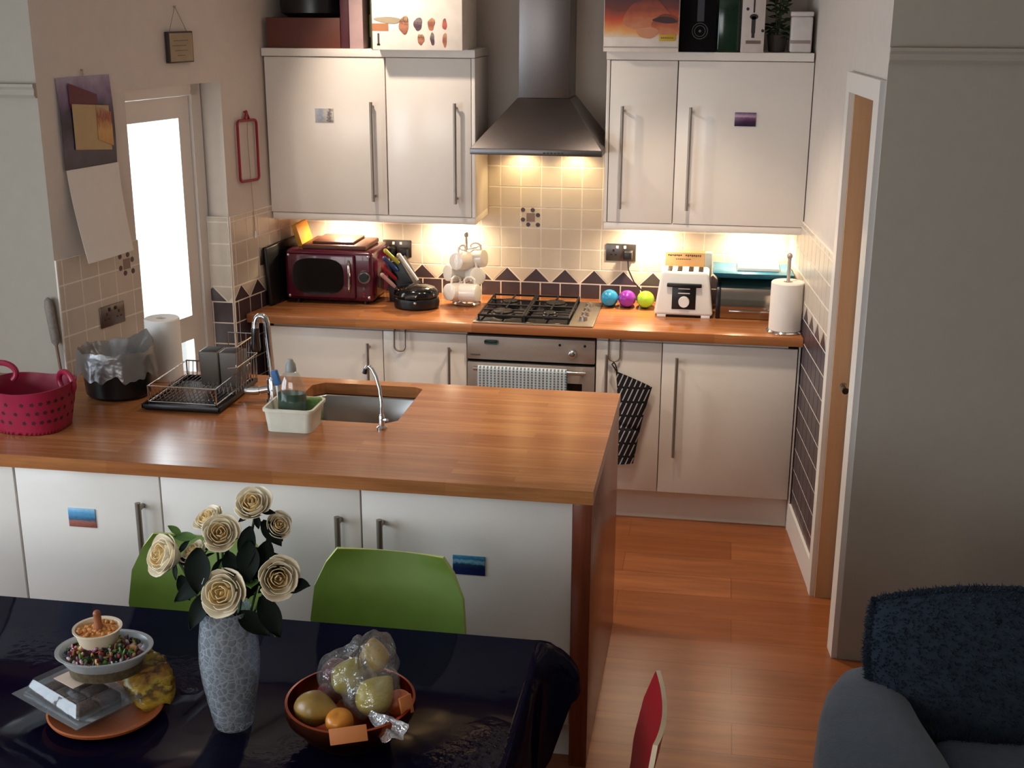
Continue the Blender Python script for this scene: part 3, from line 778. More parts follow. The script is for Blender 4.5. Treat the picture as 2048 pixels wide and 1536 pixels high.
# ---- knife block with coloured knives
t = thing('knife_block', 'slanted black knife block with colourful knife handles beside the microwave', 'knife block', (-.385, -.2, ZB))
b = MB(); Mk = Matrix.Translation((-.385, -.2, ZB))
pr = [(-.065, 0), (.085, 0), (.085, .05), (-.01, .215), (-.075, .19)]
b.prism(pr, -.055, .055, .004, M=Mk @ Matrix(((1, 0, 0, 0), (0, 0, -1, 0), (0, 1, 0, 0), (0, 0, 0, 1)))); b.done('block', BLACK, t, True)
def knife(px, py, pz, col, nm):
    b = MB(); d = Vector((-.52, -.42, .66)).normalized(); p = Vector((px, py, pz))
    b.tube([p-d*.01, p+d*.012, p+d*.05, p+d*.085], [.008, .010, .009, .011], 10); b.ball(p+d*.085, .0105, u=10, v=8)
    tag(b.done('knife', pm(nm, col, .35)), '%s knife handle sticking out of the black knife block' % nm.split()[0], 'knife', 'knives in the block')
kb = Vector((-.385, -.2, ZB))
for (u, w_, col, nm) in ((-.035, .036, (190, 186, 60), 'yellow handle plastic'), (-.055, .010, (44, 70, 120), 'blue handle plastic'), (-.05, -.020, (150, 30, 40), 'red handle plastic'), (-.045, -.046, (216, 170, 160), 'pale pink handle plastic')):
    knife(kb.x-.040+(w_+.046)*.25, kb.y-.066, ZB+.085+(w_+.046)*1.45, col, nm)
b = MB(); d = Vector((.62, -.1, -.78)).normalized(); p = Vector((-.395, -.265, 1.165))
b.tube([p, p+d*.03, p+d*.15], [.012, .010, .008], 10); b.ball(p, .0125, u=10, v=8)
tag(b.done('sharpening_steel', STEEL), 'grey steel tool leaning on the right of the knife block', 'kitchen tool')

# ---- sandwich grill
t = thing('sandwich_grill', 'low oval black sandwich grill with a shiny lid left of the mug tree', 'grill', (-.29, -.31, ZB))
cx, cy = -.295, -.335
b = MB(); b.lathe([(.090, 0), (.108, .006), (.112, .03), (.108, .048), (.10, .054)], (cx, cy, ZB+.001), 40, 1, .85); b.done('base', BLACK, t, True)
b = MB(); b.lathe([(.104, 0), (.110, .010), (.106, .026), (.09, .042), (.06, .052), (0, .057)], (cx, cy, ZB+.056), 40, 1, .85); lid = b.done('lid', BLACKG, t, True)
b = MB(); b.box(cx-.028, cx+.028, cy-.125, cy-.085, ZB+.062, ZB+.078, .006); b.done('handle', BLACK, lid, True)
b = MB(); b.ball((cx+.015, cy-.0965, ZB+.040), (.007, .003, .007)); b.done('indicator_light', CHROME, t, True)

# ---- mug tree with six mugs
t = thing('mug_tree', 'steel mug tree carrying white mugs, left of the hob', 'mug tree', (-.072, -.22, ZB))
b = MB(); b.lathe([(.068, 0), (.070, .006), (.062, .014), (.02, .018), (.008, .022)], (-.072, -.22, ZB), 32); b.done('base', CHROME, t, True)
b = MB(); b.tube([(-.072, -.22, ZB+.015), (-.072, -.22, 1.262)], .006, 12); b.ball((-.072, -.22, 1.268), (.011, .011, .014)); b.done('post', STEEL, t, True)
MUGS = [((-.118, -.285, 1.000), (-.55, -.8, .12), 'lower left'), ((-.038, -.290, 1.000), (.98, -.25, .05), 'lower right'),
        ((-.132, -.225, 1.083), (-.72, -.66, .1), 'middle left'), ((-.030, -.230, 1.072), (.55, -.80, .1), 'middle right'),
        ((-.090, -.262, 1.148), (-.45, -.88, .1), 'top left'), ((-.022, -.205, 1.152), (.95, -.3, .1), 'top right')]
proto = None
ARMS = []
for k, (c, ax, nm) in enumerate(MUGS):
    lab = 'white mug on the mug tree, %s of the six' % nm
    if proto is None:
        m = thing('mug', lab, 'mug', (0, 0, 0), group='white mugs on the mug tree')
        b = MB(); b.lathe([(0, -.036), (.028, -.038), (.036, -.034), (.039, -.01), (.040, .042), (.0375, .043), (.036, .038), (.035, -.028), (0, -.031)], (0, 0, 0), 32); b.done('cup', CERAM, m)
        b = MB(); b.tube([(.037, 0, .026), (.056, 0, .026), (.066, 0, .012), (.066, 0, -.008), (.056, 0, -.022), (.036, 0, -.022)], .0052, 10); b.done('handle', CERAM, m)
        proto = m
    else: m = dup(proto, label=lab)
    az = -Vector(ax).normalized()          # the closed bottom faces outwards
    hx_ = (Vector((0, 0, 1))-az*az.z).normalized(); hy_ = az.cross(hx_)
    m.matrix_world = Matrix(((hx_.x, hy_.x, az.x, c[0]), (hx_.y, hy_.y, az.y, c[1]), (hx_.z, hy_.z, az.z, c[2]), (0, 0, 0, 1))) @ Matrix.Scale(1.14, 4)
    top = Vector(c)+hx_*.056
    b = MB(); b.tube([(-.072, -.22, top.z-.01), tuple(top-Vector((0, 0, .004))), tuple(top+(top-Vector((-.072, -.22, top.z))).normalized()*.02+Vector((0, 0, .008)))], .0032, 8); b.done('arm', STEEL, t, True)

# ---- three plastic cups, toaster, card box, bread bin, tray, kitchen roll
for x, col, nm, lb in ((.620, (36, 132, 176), 'blue', 'blue round plastic cup lying behind the hob, leftmost of three'), (.705, (128, 36, 150), 'purple', 'purple round plastic cup between the blue and green cups'), (.794, (150, 190, 40), 'green', 'lime green round plastic cup beside the toaster')):
    b = MB(); Mx = Matrix.Translation((x, -.16, ZB+.042)) @ Matrix.Rotation(math.radians(78), 4, 'X')
    b.lathe([(.030, -.055), (.034, -.055), (.041, -.02), (.0415, .01), (.036, .032), (.022, .044), (0, .048), (0, .044), (.02, .040), (.033, .029), (.038, .009), (.0375, -.02)], (0, 0, 0), 32, M=Mx)
    tag(b.done('plastic_cup', pm(nm+' cup plastic', col, .25)), lb, 'cup', 'plastic cups beside the toaster')

t = thing('toaster', 'white four-slice toaster with a black control panel', 'toaster', (.98, -.25, ZB))
b = MB(); yf = -.335
b.hexa([(.843, yf, ZB+.012), (1.117, yf, ZB+.012), (1.117, -.16, ZB+.012), (.843, -.16, ZB+.012)], [(.872, yf+.012, 1.146), (1.090, yf+.012, 1.146), (1.090, -.175, 1.146), (.872, -.175, 1.146)], .014, 4); b.done('body', WHITEP, t, True)
for x in (.858, 1.062):
    b = MB(); b.box(x, x+.042, yf+.004, -.17, ZB, ZB+.016, .003); b.done('foot', WHITEP, t, True)
b = MB(); b.box(.873, 1.088, yf+.02, -.175, ZB+.004, ZB+.0125); b.done('base_plate', BLACK, t, True)
for k in range(4):
    b = MB(); x = .898+k*.046+(.006 if k > 1 else 0); b.box(x, x+.022, yf+.030, -.20, 1.1445, 1.1485, .0012); b.done('slot', BLACK, t, True)
def fp(z): return yf+.012*(z-ZB-.012)/(1.146-ZB-.012)   # face of the body at height z
def face(b, x0, x1, z0, z1, d0, d1, bev=0):
    b.hexa([(x0, fp(z0)-d1, z0), (x1, fp(z0)-d1, z0), (x1, fp(z0)-d0, z0), (x0, fp(z0)-d0, z0)], [(x0, fp(z1)-d1, z1), (x1, fp(z1)-d1, z1), (x1, fp(z1)-d0, z1), (x0, fp(z1)-d0, z1)], bev)
b = MB(); face(b, .925, 1.035, .972, 1.082, -.003, .003, .001); p = b.done('control_panel', BLACK, t, True)
b = MB(); face(b, .900, 1.060, 1.078, 1.094, -.003, .022, .004); b.done('lever', BLACK, p, True)
b = MB(); b.tube([(.981, fp(1.008)-.002, 1.008), (.981, fp(1.008)-.020, 1.008)], [.026, .024], 28); b.done('dial', WHITEP, p, True)
for z in (1.045, 1.066):
    b = MB(); face(b, .953, 1.007, z, z+.005, .002, .004); b.done('printed_line', WHITEP, p, True)
CARD = pm('tan cardboard', (190, 150, 104), .8, var=.05)
t = thing('cardboard_box', 'tan cardboard packet with two lines of dark print behind the toaster', 'box', (.97, -.09, ZB))
b = MB(); b.box(.880, 1.066, -.125, -.06, ZB+.0005, 1.20, .002); b.done('carton', CARD, t, True)
b = MB()
for x0, n in ((.893, 7), (.975, 8)):
    for k in range(n): b.box(x0+k*.0095, x0+k*.0095+.0065, -.1262, -.1245, 1.183-.002*(k % 2), 1.190)
for k in range(8): b.box(.93+k*.009, .936+k*.009, -.1262, -.1245, 1.166, 1.170)
o = b.done('printed_line', pm('brown print', (70, 52, 40), .7), t, True); o['kind'] = 'stuff'
b = MB()
b.prism([(1.068, -.125), (1.10, -.125), (1.10, -.07), (1.068, -.07)], ZB+.0005, 1.20, .001)
tag(b.done('carton', pm('pale blue grey carton', (176, 182, 178), .5)), 'narrow pale grey carton between cardboard packet and bread bin', 'box')

t = thing('bread_bin', 'shiny steel roll-top bread bin between toaster and kitchen roll', 'bread bin', (1.30, -.2, ZB))
bp_ = [(-.05, 0), (-.31, 0), (-.318, .012), (-.318, .075), (-.305, .13), (-.265, .170), (-.20, .186), (-.05, .186)]
Myz = Matrix(((0, 0, 1, 0), (1, 0, 0, 0), (0, 1, 0, 0), (0, 0, 0, 1)))
b = MB(); b.prism([(y, ZB+.001+z) for y, z in bp_], 1.150, 1.438, 0, M=Myz); b.done('body', pm('polished bin steel', (170, 162, 152), .16, 1.0, var=.03), t, True, 50)
for x in (1.128, 1.438):
    b = MB(); b.prism([(y*1.01, ZB+.0005+z*1.02) for y, z in bp_], x, x+.022, .003, M=Myz); b.done('end_cap', BLACK, t, True)
b = MB(); b.box(1.19, 1.40, -.324, -.316, ZB+.035, ZB+.043, .002); b.done('handle', CHROME, t, True)
b = MB(); b.hexa([(1.13, -.29, 1.1185), (1.455, -.29, 1.1185), (1.455, -.08, 1.1185), (1.13, -.08, 1.1185)], [(1.105, -.335, 1.150), (1.478, -.335, 1.150), (1.462, -.07, 1.150), (1.105, -.07, 1.150)], .004)
tr = b.done('plastic_tray', pm('turquoise blue plastic', (36, 120, 150), .25)); tag(tr, 'turquoise plastic tray on top of the bread bin', 'tray')
b = MB(); b.box(1.22, 1.41, -.27, -.09, 1.1505, 1.166, .002, M=None); tag(b.done('paper_pile', PAPER), 'pile of papers lying in the turquoise tray', 'papers')
b = MB(); b.box(1.375, 1.42, -.331, -.3245, .965, 1.015, .001); 
b.xf(Matrix.Translation((0, 0, 0))); tag(b.done('paper_note', PAPER), 'small cream note stuck on the bread bin beside the kitchen roll', 'note')
def roll_thing(name, label, x, y, z, r, h, col):
    t = thing(name, label, 'kitchen roll', (x, y, z))
    b = MB(); b.lathe([(.019, 0), (r, 0), (r+.001, .004), (r, h-.004), (r-.003, h), (.021, h), (.019, h-.004)], (0, 0, .012), 40, cap=False); b.lathe([(.019, .012), (.019, h+.008)], (0, 0, 0), 20, cap=False); b.done('paper_roll', col, t)
    return t
t = roll_thing('kitchen_roll', 'white kitchen roll on a chrome holder at the right end of the back worktop', 1.440, -.500, ZB, .073, .215, PAPER)
b = MB(); b.lathe([(0, 0), (.082, 0), (.084, .004), (.078, .011), (0, .012)], (0, 0, 0), 36); b.done('holder_base', CHROME, t)
b = MB(); b.tube([(0, 0, .011), (0, 0, .335)], .008, 12); b.ball((0, 0, .342), (.0125, .0125, .014)); b.done('holder_rod', STEEL, t)

# ---- magnets on the cupboard doors
def magnet(x0, x1, z0, z1, y, mat, label):
    b = MB(); b.box(x0, x1, y-.004, y-.0002, z0, z1, .0008); o = b.done('picture_magnet', mat); tag(o, label, 'magnet')
magnet(-.764, -.675, 1.80, 1.862, -.337, bands('pale street picture', [(0, (190, 190, 196)), (.35, (150, 160, 176)), (.6, (196, 190, 180)), (.8, (96, 92, 96)), (1, (206, 200, 190))], axis='X', warp=.3, scale=5), 'pale picture magnet on the wide left wall cabinet')
magnet(1.169, 1.262, 1.816, 1.876, -.337, bands('dusk city picture', [(0, (36, 22, 50)), (.35, (60, 30, 66)), (.62, (120, 70, 110)), (.72, (190, 160, 176)), (1, (90, 66, 110))], warp=.08), 'dark purple skyline magnet on the wide right wall cabinet')
magnet(-.917, -.823, .700, .765, -2.597, bands('coast picture', [(0, (150, 80, 70)), (.3, (170, 110, 96)), (.42, (60, 96, 130)), (.6, (80, 140, 176)), (.78, (90, 160, 206)), (1, (150, 196, 224))], warp=.15), 'blue and terracotta coast magnet at the left end of the peninsula')
magnet(.358, .460, .633, .697, -2.597, bands('harbour picture', [(0, (22, 40, 100)), (.35, (18, 36, 80)), (.55, (30, 60, 90)), (.7, (120, 170, 190)), (.85, (40, 100, 140)), (1, (70, 140, 170))], warp=.2), 'deep blue harbour picture magnet beside the green chair')

# ---- calendar, framed sign, red frame, pull cord
t = thing('wall_calendar', 'wall calendar with a dark purple picture and a hanging white page', 'calendar', WNEAR(.24, 1.37, .01))
b = MB(); b.shell(lambda u, v: WNEAR(.097+.298*u, 2.065-.338*v, .004+.006*math.sin(PI*v)+.004*v), 8, 10, .0012)
b.done('picture', bands('purple night picture', [(0, (40, 30, 56)), (.22, (66, 56, 86)), (.42, (28, 22, 40)), (.62, (48, 36, 66)), (.8, (120, 96, 130)), (1, (160, 146, 168))], .4, warp=.22, scale=3.5), t, True)
b = MB(); b.shell(lambda u, v: WNEAR(.150+.035*u*0+.155*u, 2.045-.09*v-.02*u*v-.05*u*(1-v), .0125), 6, 5, .001); b.done('red_shape', pm('dark red print', (96, 26, 44), .5), t, True)
b = MB(); b.shell(lambda u, v: WNEAR(.158+.200*u, 1.968-.018*u-.170*v, .016+.004*u), 6, 6, .0012); b.done('stuck_note', pm('tan note card', (186, 160, 118), .7, var=.06), t, True)
b = MB(); b.shell(lambda u, v: WNEAR(.285+.08*u, 1.955-.03*u-.13*v, .0205+.004*u), 5, 5, .001); b.done('note_picture', bands('note picture', [(0, (190, 140, 70)), (.4, (206, 160, 96)), (.7, (150, 70, 50)), (1, (190, 160, 120))], .5, warp=.3, scale=6), t, True)
b = MB(); b.shell(lambda u, v: WNEAR(.100+.298*u+.004*v, 1.726-.352*v, .012+.060*v**1.4-.025*u*v+.006*math.sin(PI*u)*v), 10, 14, .0012); pg = b.done('page', PAPER, t, True)
b = MB(); b.tube([WNEAR(.245, 2.065, .008), WNEAR(.243, 2.085, .008)], .003, 6); b.tube([WNEAR(.243, 2.088, .0), WNEAR(.243, 2.088, .012)], .004, 8); b.done('nail', STEEL, t, True)

uL = (A1[0]-A2[0], A1[1]-A2[1]); LL = math.hypot(*uL)
us = .27
t = thing('hanging_sign', 'small dark-edged square sign hanging on a string above the back door', 'sign', WLIN(us+.08, 2.09, .01))
b = MB(); wquad(b, WLIN, us, us+.16, 2.092, 2.218, .002, .022, .002); b.done('sign_block', pm('dark brown edge', (52, 40, 36), .5), t, True)
b = MB(); wquad(b, WLIN, us+.006, us+.154, 2.098, 2.212, .0215, .0232); pf = b.done('sign_face', pm('beige sign face', (158, 140, 112), .6, var=.1), t, True)
b = MB()
for k, (a, c) in enumerate(((.03, .125), (.02, .11), (.035, .12), (.05, .10))): wquad(b, WLIN, us+a, us+c, 2.180-.020*k, 2.1835-.020*k, .0230, .0236)
o = b.done('written_line', pm('faint sign writing', (120, 102, 80), .7), pf, True); o['kind'] = 'stuff'
b = MB(); b.tube([WLIN(us+.02, 2.216, .012), WLIN(us+.075, 2.318, .006), WLIN(us+.135, 2.216, .012)], .0015, 6); b.done('string', pm('pale string', (150, 130, 110), .8), t, True)
b = MB(); b.tube([WLIN(us+.075, 2.318, 0), WLIN(us+.075, 2.318, .012)], .003, 8); b.done('nail', STEEL, t, True)

u0, u1 = .100, .262
f = WFAR
t = thing('wire_frame', 'slim red rectangular frame hanging on the left wall beside the wall cabinet', 'frame', f((u0+u1)/2, 1.54, .01))
b = MB(); R_ = .018; pts = []
for (cx_, cz_, a0) in ((u1-R_, 1.815-R_, 0), (u0+R_, 1.82-R_, 1), (u0+R_, 1.545+R_, 2), (u1-R_, 1.54+R_, 3)):
    for k in range(5):
        a = (a0+k/4)*PI/2; pts.append(f(cx_+R_*math.cos(a), cz_+R_*math.sin(a), .012))
b.tube(pts, .0065, 10, closed=True); b.done('frame_bar', RED, t, True)
b = MB(); b.tube([f(.181-.018, 1.822, .012), f(.181, 1.858, .012), f(.181+.018, 1.822, .012)], .006, 8); b.tube([f(.181, 1.855, .0), f(.181, 1.855, .018)], .004, 8); b.done('hook', RED, t, True)
t = thing('pull_cord', 'thin pale pull cord hanging on the left wall behind the red frame', 'cord', f(.20, 1.27, .012))
b = MB(); b.tube([f(.181, 1.85, .016), f(.186, 1.75, .008), f(.195, 1.60, .006), f(.20, 1.30, .014)], .0018, 6); b.done('cord', pm('pale cord', (176, 150, 124), .7), t, True)
b = MB(); b.tube([f(.20, 1.305, .014), f(.20, 1.272, .014)], [.004, .007], 10); b.done('cord_pull', WHITEP, t, True)

# ---- things on top of the wall cabinets
def simple_box(name, x0, x1, y0, y1, z1, mat, label, cat='box', bev=.002, z0=ZTOP+.0005):
    b = MB(); b.box(x0, x1, y0, y1, z0, z1, bev); return tag(b.done(name, mat), label, cat)
simple_box('storage_box', -.985, -.632, -.33, -.22, 2.268, pm('dark russet card', (98, 48, 34), .6), 'low russet brown box at the left on the wall cabinets')
b = MB(); b.lathe([(.12, 0), (.155, .02), (.16, .10), (.15, .18), (0, .19)], (-.80, -.19, 2.269), 32, 1, .8); tag(b.done('cooking_pot', pm('black enamel', (22, 18, 22), .3)), 'black pot standing on the russet box', 'pot')
simple_box('tall_folder', -.630, -.590, -.33, -.08, 2.47, pm('dark wine card', (74, 22, 32), .5), 'tall thin wine red folder on the cabinets, next to the russet box', 'folder')
simple_box('tall_box', -.587, -.522, -.335, -.09, 2.47, pm('pale mauve card', (178, 150, 148), .55), 'tall narrow pale mauve box between the wine red folder and the bottle')
t = thing('glass_bottle', 'dark green bottle on the cabinets beside the white appliance box', 'bottle', (-.486, -.24, ZTOP))
b = MB(); b.lathe([(.030, .001), (.034, .006), (.034, .21), (.030, .235), (.014, .265), (.013, .32), (0, .32)], (0, 0, 0), 28); b.done('bottle_body', pm('dark green glass', (22, 34, 18), .12), t)
b = MB(); b.lathe([(.0345, .05), (.0345, .15)], (0, 0, 0), 28, cap=False); b.done('label', pm('olive label', (74, 74, 44), .6), t)
t = thing('carton', 'narrow olive green carton squeezed between bottle and white appliance box', 'box', (-.452, -.3, ZTOP))
b = MB(); b.box(-.481, -.450, -.352, -.285, ZTOP+.0005, 2.46, .001); b.done('carton_body', pm('olive carton', (70, 66, 40), .5), t, True)
# white appliance box with rows of food pictures
t = thing('appliance_box', 'white appliance box printed with food pictures, overhanging the left wall cabinets', 'box', (-.24, -.24, ZTOP))
YBX = -.455
b = MB(); b.box(-.446, -.036, YBX, -.12, ZTOP+.0005, 2.455, .002); b.done('carton', pm('white printed carton', (226, 216, 204), .45), t, True)
def blob(cx, cz, rx, rz, mat, par, nm, y, n=18, seed=1):
    rnd = random.Random(seed); b = MB(); pts = []; n = 48; ph = [rnd.uniform(0, 6.28) for _ in range(3)]
    for k in range(n):
        a = 2*PI*k/n; q = 1+.10*math.sin(2*a+ph[0])+.08*math.sin(3*a+ph[1])+.04*math.sin(5*a+ph[2]); pts.append((cx+rx*q*math.cos(a), cz+rz*q*math.sin(a)))
    b.prism(pts, 0, .0012, M=Matrix(((1, 0, 0, 0), (0, 0, -1, y), (0, 1, 0, 0), (0, 0, 0, 1)))); return b.done(nm, mat, par, True)
FOOD = [bands('food print %d' % k, s, .5, warp=.4, scale=7) for k, s in enumerate(([(0, (120, 70, 40)), (.5, (170, 110, 80)), (.7, (90, 50, 30)), (1, (190, 150, 110))], [(0, (90, 60, 66)), (.4, (60, 40, 44)), (.8, (130, 110, 110)), (1, (90, 80, 84))], [(0, (180, 110, 70)), (.5, (130, 70, 50)), (1, (190, 140, 100))], [(0, (150, 60, 50)), (.5, (180, 90, 70)), (1, (120, 70, 50))]))]
k = 0
for (cx_, cz_, rx_, rz_) in ((-.300, 2.240, .024, .036), (-.236, 2.245, .018, .030), (-.176, 2.245, .016, .026), (-.116, 2.245, .009, .026), (-.224, 2.180, .014, .026), (-.172, 2.182, .010, .026), (-.116, 2.178, .010, .028)):
    blob(cx_, cz_, rx_, rz_, FOOD[k % 4], t, 'printed_food', YBX-.0001, seed=k); k += 1
b = MB(); b.box(-.4455, -.372, YBX-.0014, YBX-.0002, 2.215, 2.247); b.done('printed_bowl', pm('tan print', (160, 104, 64), .5), t, True)
blob(-.372, 2.262, .058, .014, pm('sage print', (150, 136, 110), .5), t, 'printed_lid', YBX-.0016, seed=40)
b = MB(); b.box(-.422, -.414, YBX-.0014, YBX-.0002, 2.155, 2.205); b.box(-.425, -.411, YBX-.0014, YBX-.0002, 2.152, 2.160); b.done('printed_whisk', pm('dark print', (70, 52, 44), .5), t, True)

# right-hand cabinets
t = thing('roast_picture_box', 'box with a roast chicken photograph, overhanging the right wall cabinets', 'box', (.745, -.24, ZTOP))
YC = -.405
b = MB(); b.box(.584, .910, YC, -.12, ZTOP+.0005, 2.46, .002); b.done('carton', pm('cream carton', (224, 212, 200), .45), t, True)
b = MB(); b.box(.586, .908, YC-.0012, YC-.0002, 2.195, 2.455); b.done('printed_scene', bands('warm kitchen print', [(0, (226, 200, 170)), (.1, (226, 160, 90)), (.28, (200, 74, 30)), (.45, (110, 44, 32)), (.7, (56, 38, 48)), (1, (50, 40, 60))], .45, warp=.12, scale=3), t, True)
CH = bands('roast chicken print', [(0, (206, 140, 100)), (.4, (186, 96, 56)), (.7, (150, 66, 38)), (1, (110, 46, 32))], .45, warp=.3, scale=4)
blob(.772, 2.285, .092, .072, CH, t, 'printed_chicken', YC-.0014, seed=3)
blob(.855, 2.245, .062, .045, CH, t, 'printed_drumstick', YC-.0024, seed=5)
blob(.775, 2.215, .042, .026, pm('roast skin print', (204, 138, 100), .5), t, 'printed_wing', YC-.0034, seed=8)
blob(.850, 2.268, .050, .014, pm('dark gap print', (64, 34, 34), .5), t, 'printed_shadow', YC-.0036, seed=12)
b = MB(); b.box(.826, .897, YC-.0052, YC-.0036, 2.180, 2.207, .0005); yl = b.done('yellow_label', pm('yellow print', (196, 160, 40), .5), t, True)
b = MB(); 
for k in range(7): b.box(.834+k*.008, .839+k*.008, YC-.0058, YC-.0050, 2.190, 2.197)
o = b.done('printed_line', pm('olive print', (120, 96, 30), .5), yl, True); o['kind'] = 'stuff'
b = MB(); b.box(.586, .908, YC-.0012, YC-.0002, 2.150, 2.156); b.done('printed_stripe', pm('grey print stripe', (168, 158, 150), .5), t, True)
t = thing('black_box', 'tall black box with a pale ring emblem on the right wall cabinets', 'box', (.99, -.22, ZTOP))
b = MB(); b.box(.914, 1.068, -.35, -.10, ZTOP+.0005, 2.46, .002); b.done('carton', pm('black card', (14, 13, 16), .8, spec=.1), t, True)
b = MB()
for r in (.033, .023):
    b.tube([(.999+r*math.cos(a), -.351, 2.222+r*math.sin(a)) for a in [2*PI*k/32 for k in range(32)]], .0018, 6, closed=True)
b.ball((.999, -.351, 2.222), (.006, .001, .006), u=12, v=8); b.done('ring_emblem', pm('grey print ring', (74, 78, 72), .5), t, True)
b = MB(); b.box(.985, 1.015, -.3512, -.3498, 2.262, 2.40); b.done('printed_neck', pm('dim violet print', (44, 40, 50), .4), t, True)
t = thing('gift_box', 'glossy dark green bottle box beside the black box', 'box', (1.12, -.22, ZTOP))
b = MB(); b.box(1.071, 1.172, -.345, -.12, ZTOP+.0005, 2.46, .012, 3); b.done('carton', pm('bottle green gloss', (18, 44, 30), .12, var=.3, scale=8), t, True)
t = thing('corkscrew_box', 'slim white box printed with a dark tool silhouette, beside the green box', 'box', (1.225, -.24, ZTOP))
b = MB(); b.box(1.177, 1.276, -.352, -.15, ZTOP+.0005, 2.46, .002); b.done('carton', pm('white print carton', (196, 184, 176), .45), t, True)
b = MB(); yy = -.3532
for (a, c, e, g) in ((1.224, 1.231, 2.300, 2.45), (1.219, 1.236, 2.215, 2.285), (1.221, 1.234, 2.195, 2.216)): b.box(a, c, yy, yy+.0015, e, g)
b.prism([(1.228+.018*math.cos(2*PI*k/20), 2.283+.012*math.sin(2*PI*k/20)) for k in range(20)], 0, .0014, M=Matrix(((1, 0, 0, 0), (0, 0, -1, yy+.0014), (0, 1, 0, 0), (0, 0, 0, 1))))
b.done('printed_tool', pm('black print', (34, 28, 32), .5), t, True)
b = MB(); b.box(1.198, 1.262, yy, yy+.0015, 2.170, 2.184); b.done('printed_name', pm('grey brown print', (110, 90, 84), .5), t, True)
b = MB()
for x, z in ((1.200, 2.315), (1.268, 2.225)): b.ball((x, yy+.001, z), (.007, .0012, .007), u=10, v=6)
b.done('printed_dots', pm('black print', (34, 28, 32), .5), t, True)
# trailing plant
t = thing('potted_plant', 'dark green leafy plant on the right wall cabinets, left of the white tin', 'plant', (1.335, -.25, ZTOP))
b = MB(); b.lathe([(.035, .001), (.045, .07), (.047, .075), (.04, .075), (0, .068)], (0, 0, 0), 24); b.done('pot', pm('dark pot', (52, 44, 38), .5), t)
b = MB(); rnd = random.Random(4)
for k in range(130):
    a = rnd.uniform(0, 2*PI); r = rnd.uniform(0, .03); h = rnd.uniform(.03, .29)
    d = Vector((math.cos(a), math.sin(a), rnd.uniform(-.5, .6))).normalized(); s_ = Vector((-math.sin(a), math.cos(a), .2)).normalized(); ln = rnd.uniform(.035, .06); p = Vector((r*math.cos(a), r*math.sin(a), h+.03))
    n_ = d.cross(s_)
    b._new([p, p+d*ln*.5+s_*ln*.36, p+d*ln, p+d*ln*.5-s_*ln*.36, p+d*ln*.5+n_*ln*.12], [(0, 1, 4), (1, 2, 4), (2, 3, 4), (3, 0, 4)])
b.done('foliage', pm('dark leaf green', (44, 62, 36), .5, var=.3, scale=25), t)
b = MB()
for k in range(5): b.tube([(0, 0, .065), (.012*math.cos(k*1.3), .012*math.sin(k*1.3), .16), (.03*math.cos(k*1.3), .03*math.sin(k*1.3), .29)], .0022, 6)
o = b.done('stems', pm('stem green', (60, 74, 44), .6), t); o['kind'] = 'stuff'
t = thing('storage_tin', 'white tin with a taupe band at the right end of the right wall cabinets', 'tin', (1.45, -.22, ZTOP))
b = MB(); b.box(1.388, 1.480, -.335, -.14, ZTOP+.0005, 2.285, .008, 3); b.done('tin_body', pm('off white tin', (206, 196, 190), .35), t, True)
b = MB(); b.box(1.387, 1.474, -.3364, -.330, 2.172, 2.186, .0005); b.done('band', pm('taupe band', (150, 132, 124), .5), t, True)
b = MB(); b.box(1.385, 1.4815, -.338, -.139, 2.2855, 2.305, .004); b.done('lid', pm('off white tin', (206, 196, 190), .35), t, True)

# ================================================================== on the peninsula
# ---- pink basket
PINK = pm('raspberry plastic', (150, 24, 56), .4)
t = thing('plastic_basket', 'raspberry pink plastic basket with punched holes at the left end of the peninsula', 'basket', (-1.150, -2.345, ZP))
def bk(u, v, rr=0):
    a = 2*PI*u; e = .75; ca, sa = math.cos(a), math.sin(a)
    k = .80+.20*v
    return ((.142*k-rr)*math.copysign(abs(ca)**e, ca), (.128*k-rr)*math.copysign(abs(sa)**e, sa), .002+v*(.148+.012*abs(ca)))
b = MB()
b.grid(lambda u, v: bk(u, v), 96, 12, True); b.grid(lambda u, v: bk(u, v, .004), 96, 12, True)
for v in (1,): b.grid(lambda u, w_: bk(u, 1, .004*w_), 96, 1, True)
b._new([bk(k/48, 0) for k in range(48)], [tuple(range(48))])
bmesh.ops.remove_doubles(b.b, verts=b.b.verts, dist=.0002)
o = b.done('tub', PINK, t)
HOLE_SHADE = pm('painted hole shade', (60, 8, 22), .8)  # dark stars on the tub paint the shade inside its holes
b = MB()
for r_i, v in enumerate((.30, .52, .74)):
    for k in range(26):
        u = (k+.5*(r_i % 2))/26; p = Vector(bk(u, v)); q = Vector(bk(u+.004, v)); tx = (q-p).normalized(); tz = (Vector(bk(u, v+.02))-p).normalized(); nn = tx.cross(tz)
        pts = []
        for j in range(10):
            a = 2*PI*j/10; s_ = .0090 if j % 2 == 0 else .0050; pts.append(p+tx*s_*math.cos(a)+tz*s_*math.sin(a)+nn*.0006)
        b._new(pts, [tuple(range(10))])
o = b.done('painted_hole_shade', HOLE_SHADE, t); o['kind'] = 'stuff'
for cx_, cy_, z_, rot in ((-.118, .022, .152, .15), (.098, .055, .120, -.6)):
    b = MB(); pts = []
    for k in range(17):
        a = PI*1.25-PI*1.5*k/16; pts.append((cx_+.050*math.cos(a)*math.cos(rot), cy_+.050*math.cos(a)*math.sin(rot), z_+.026+.036*math.sin(a)))
    b.tube(pts, .010, 10); b.done('handle', PINK, t)

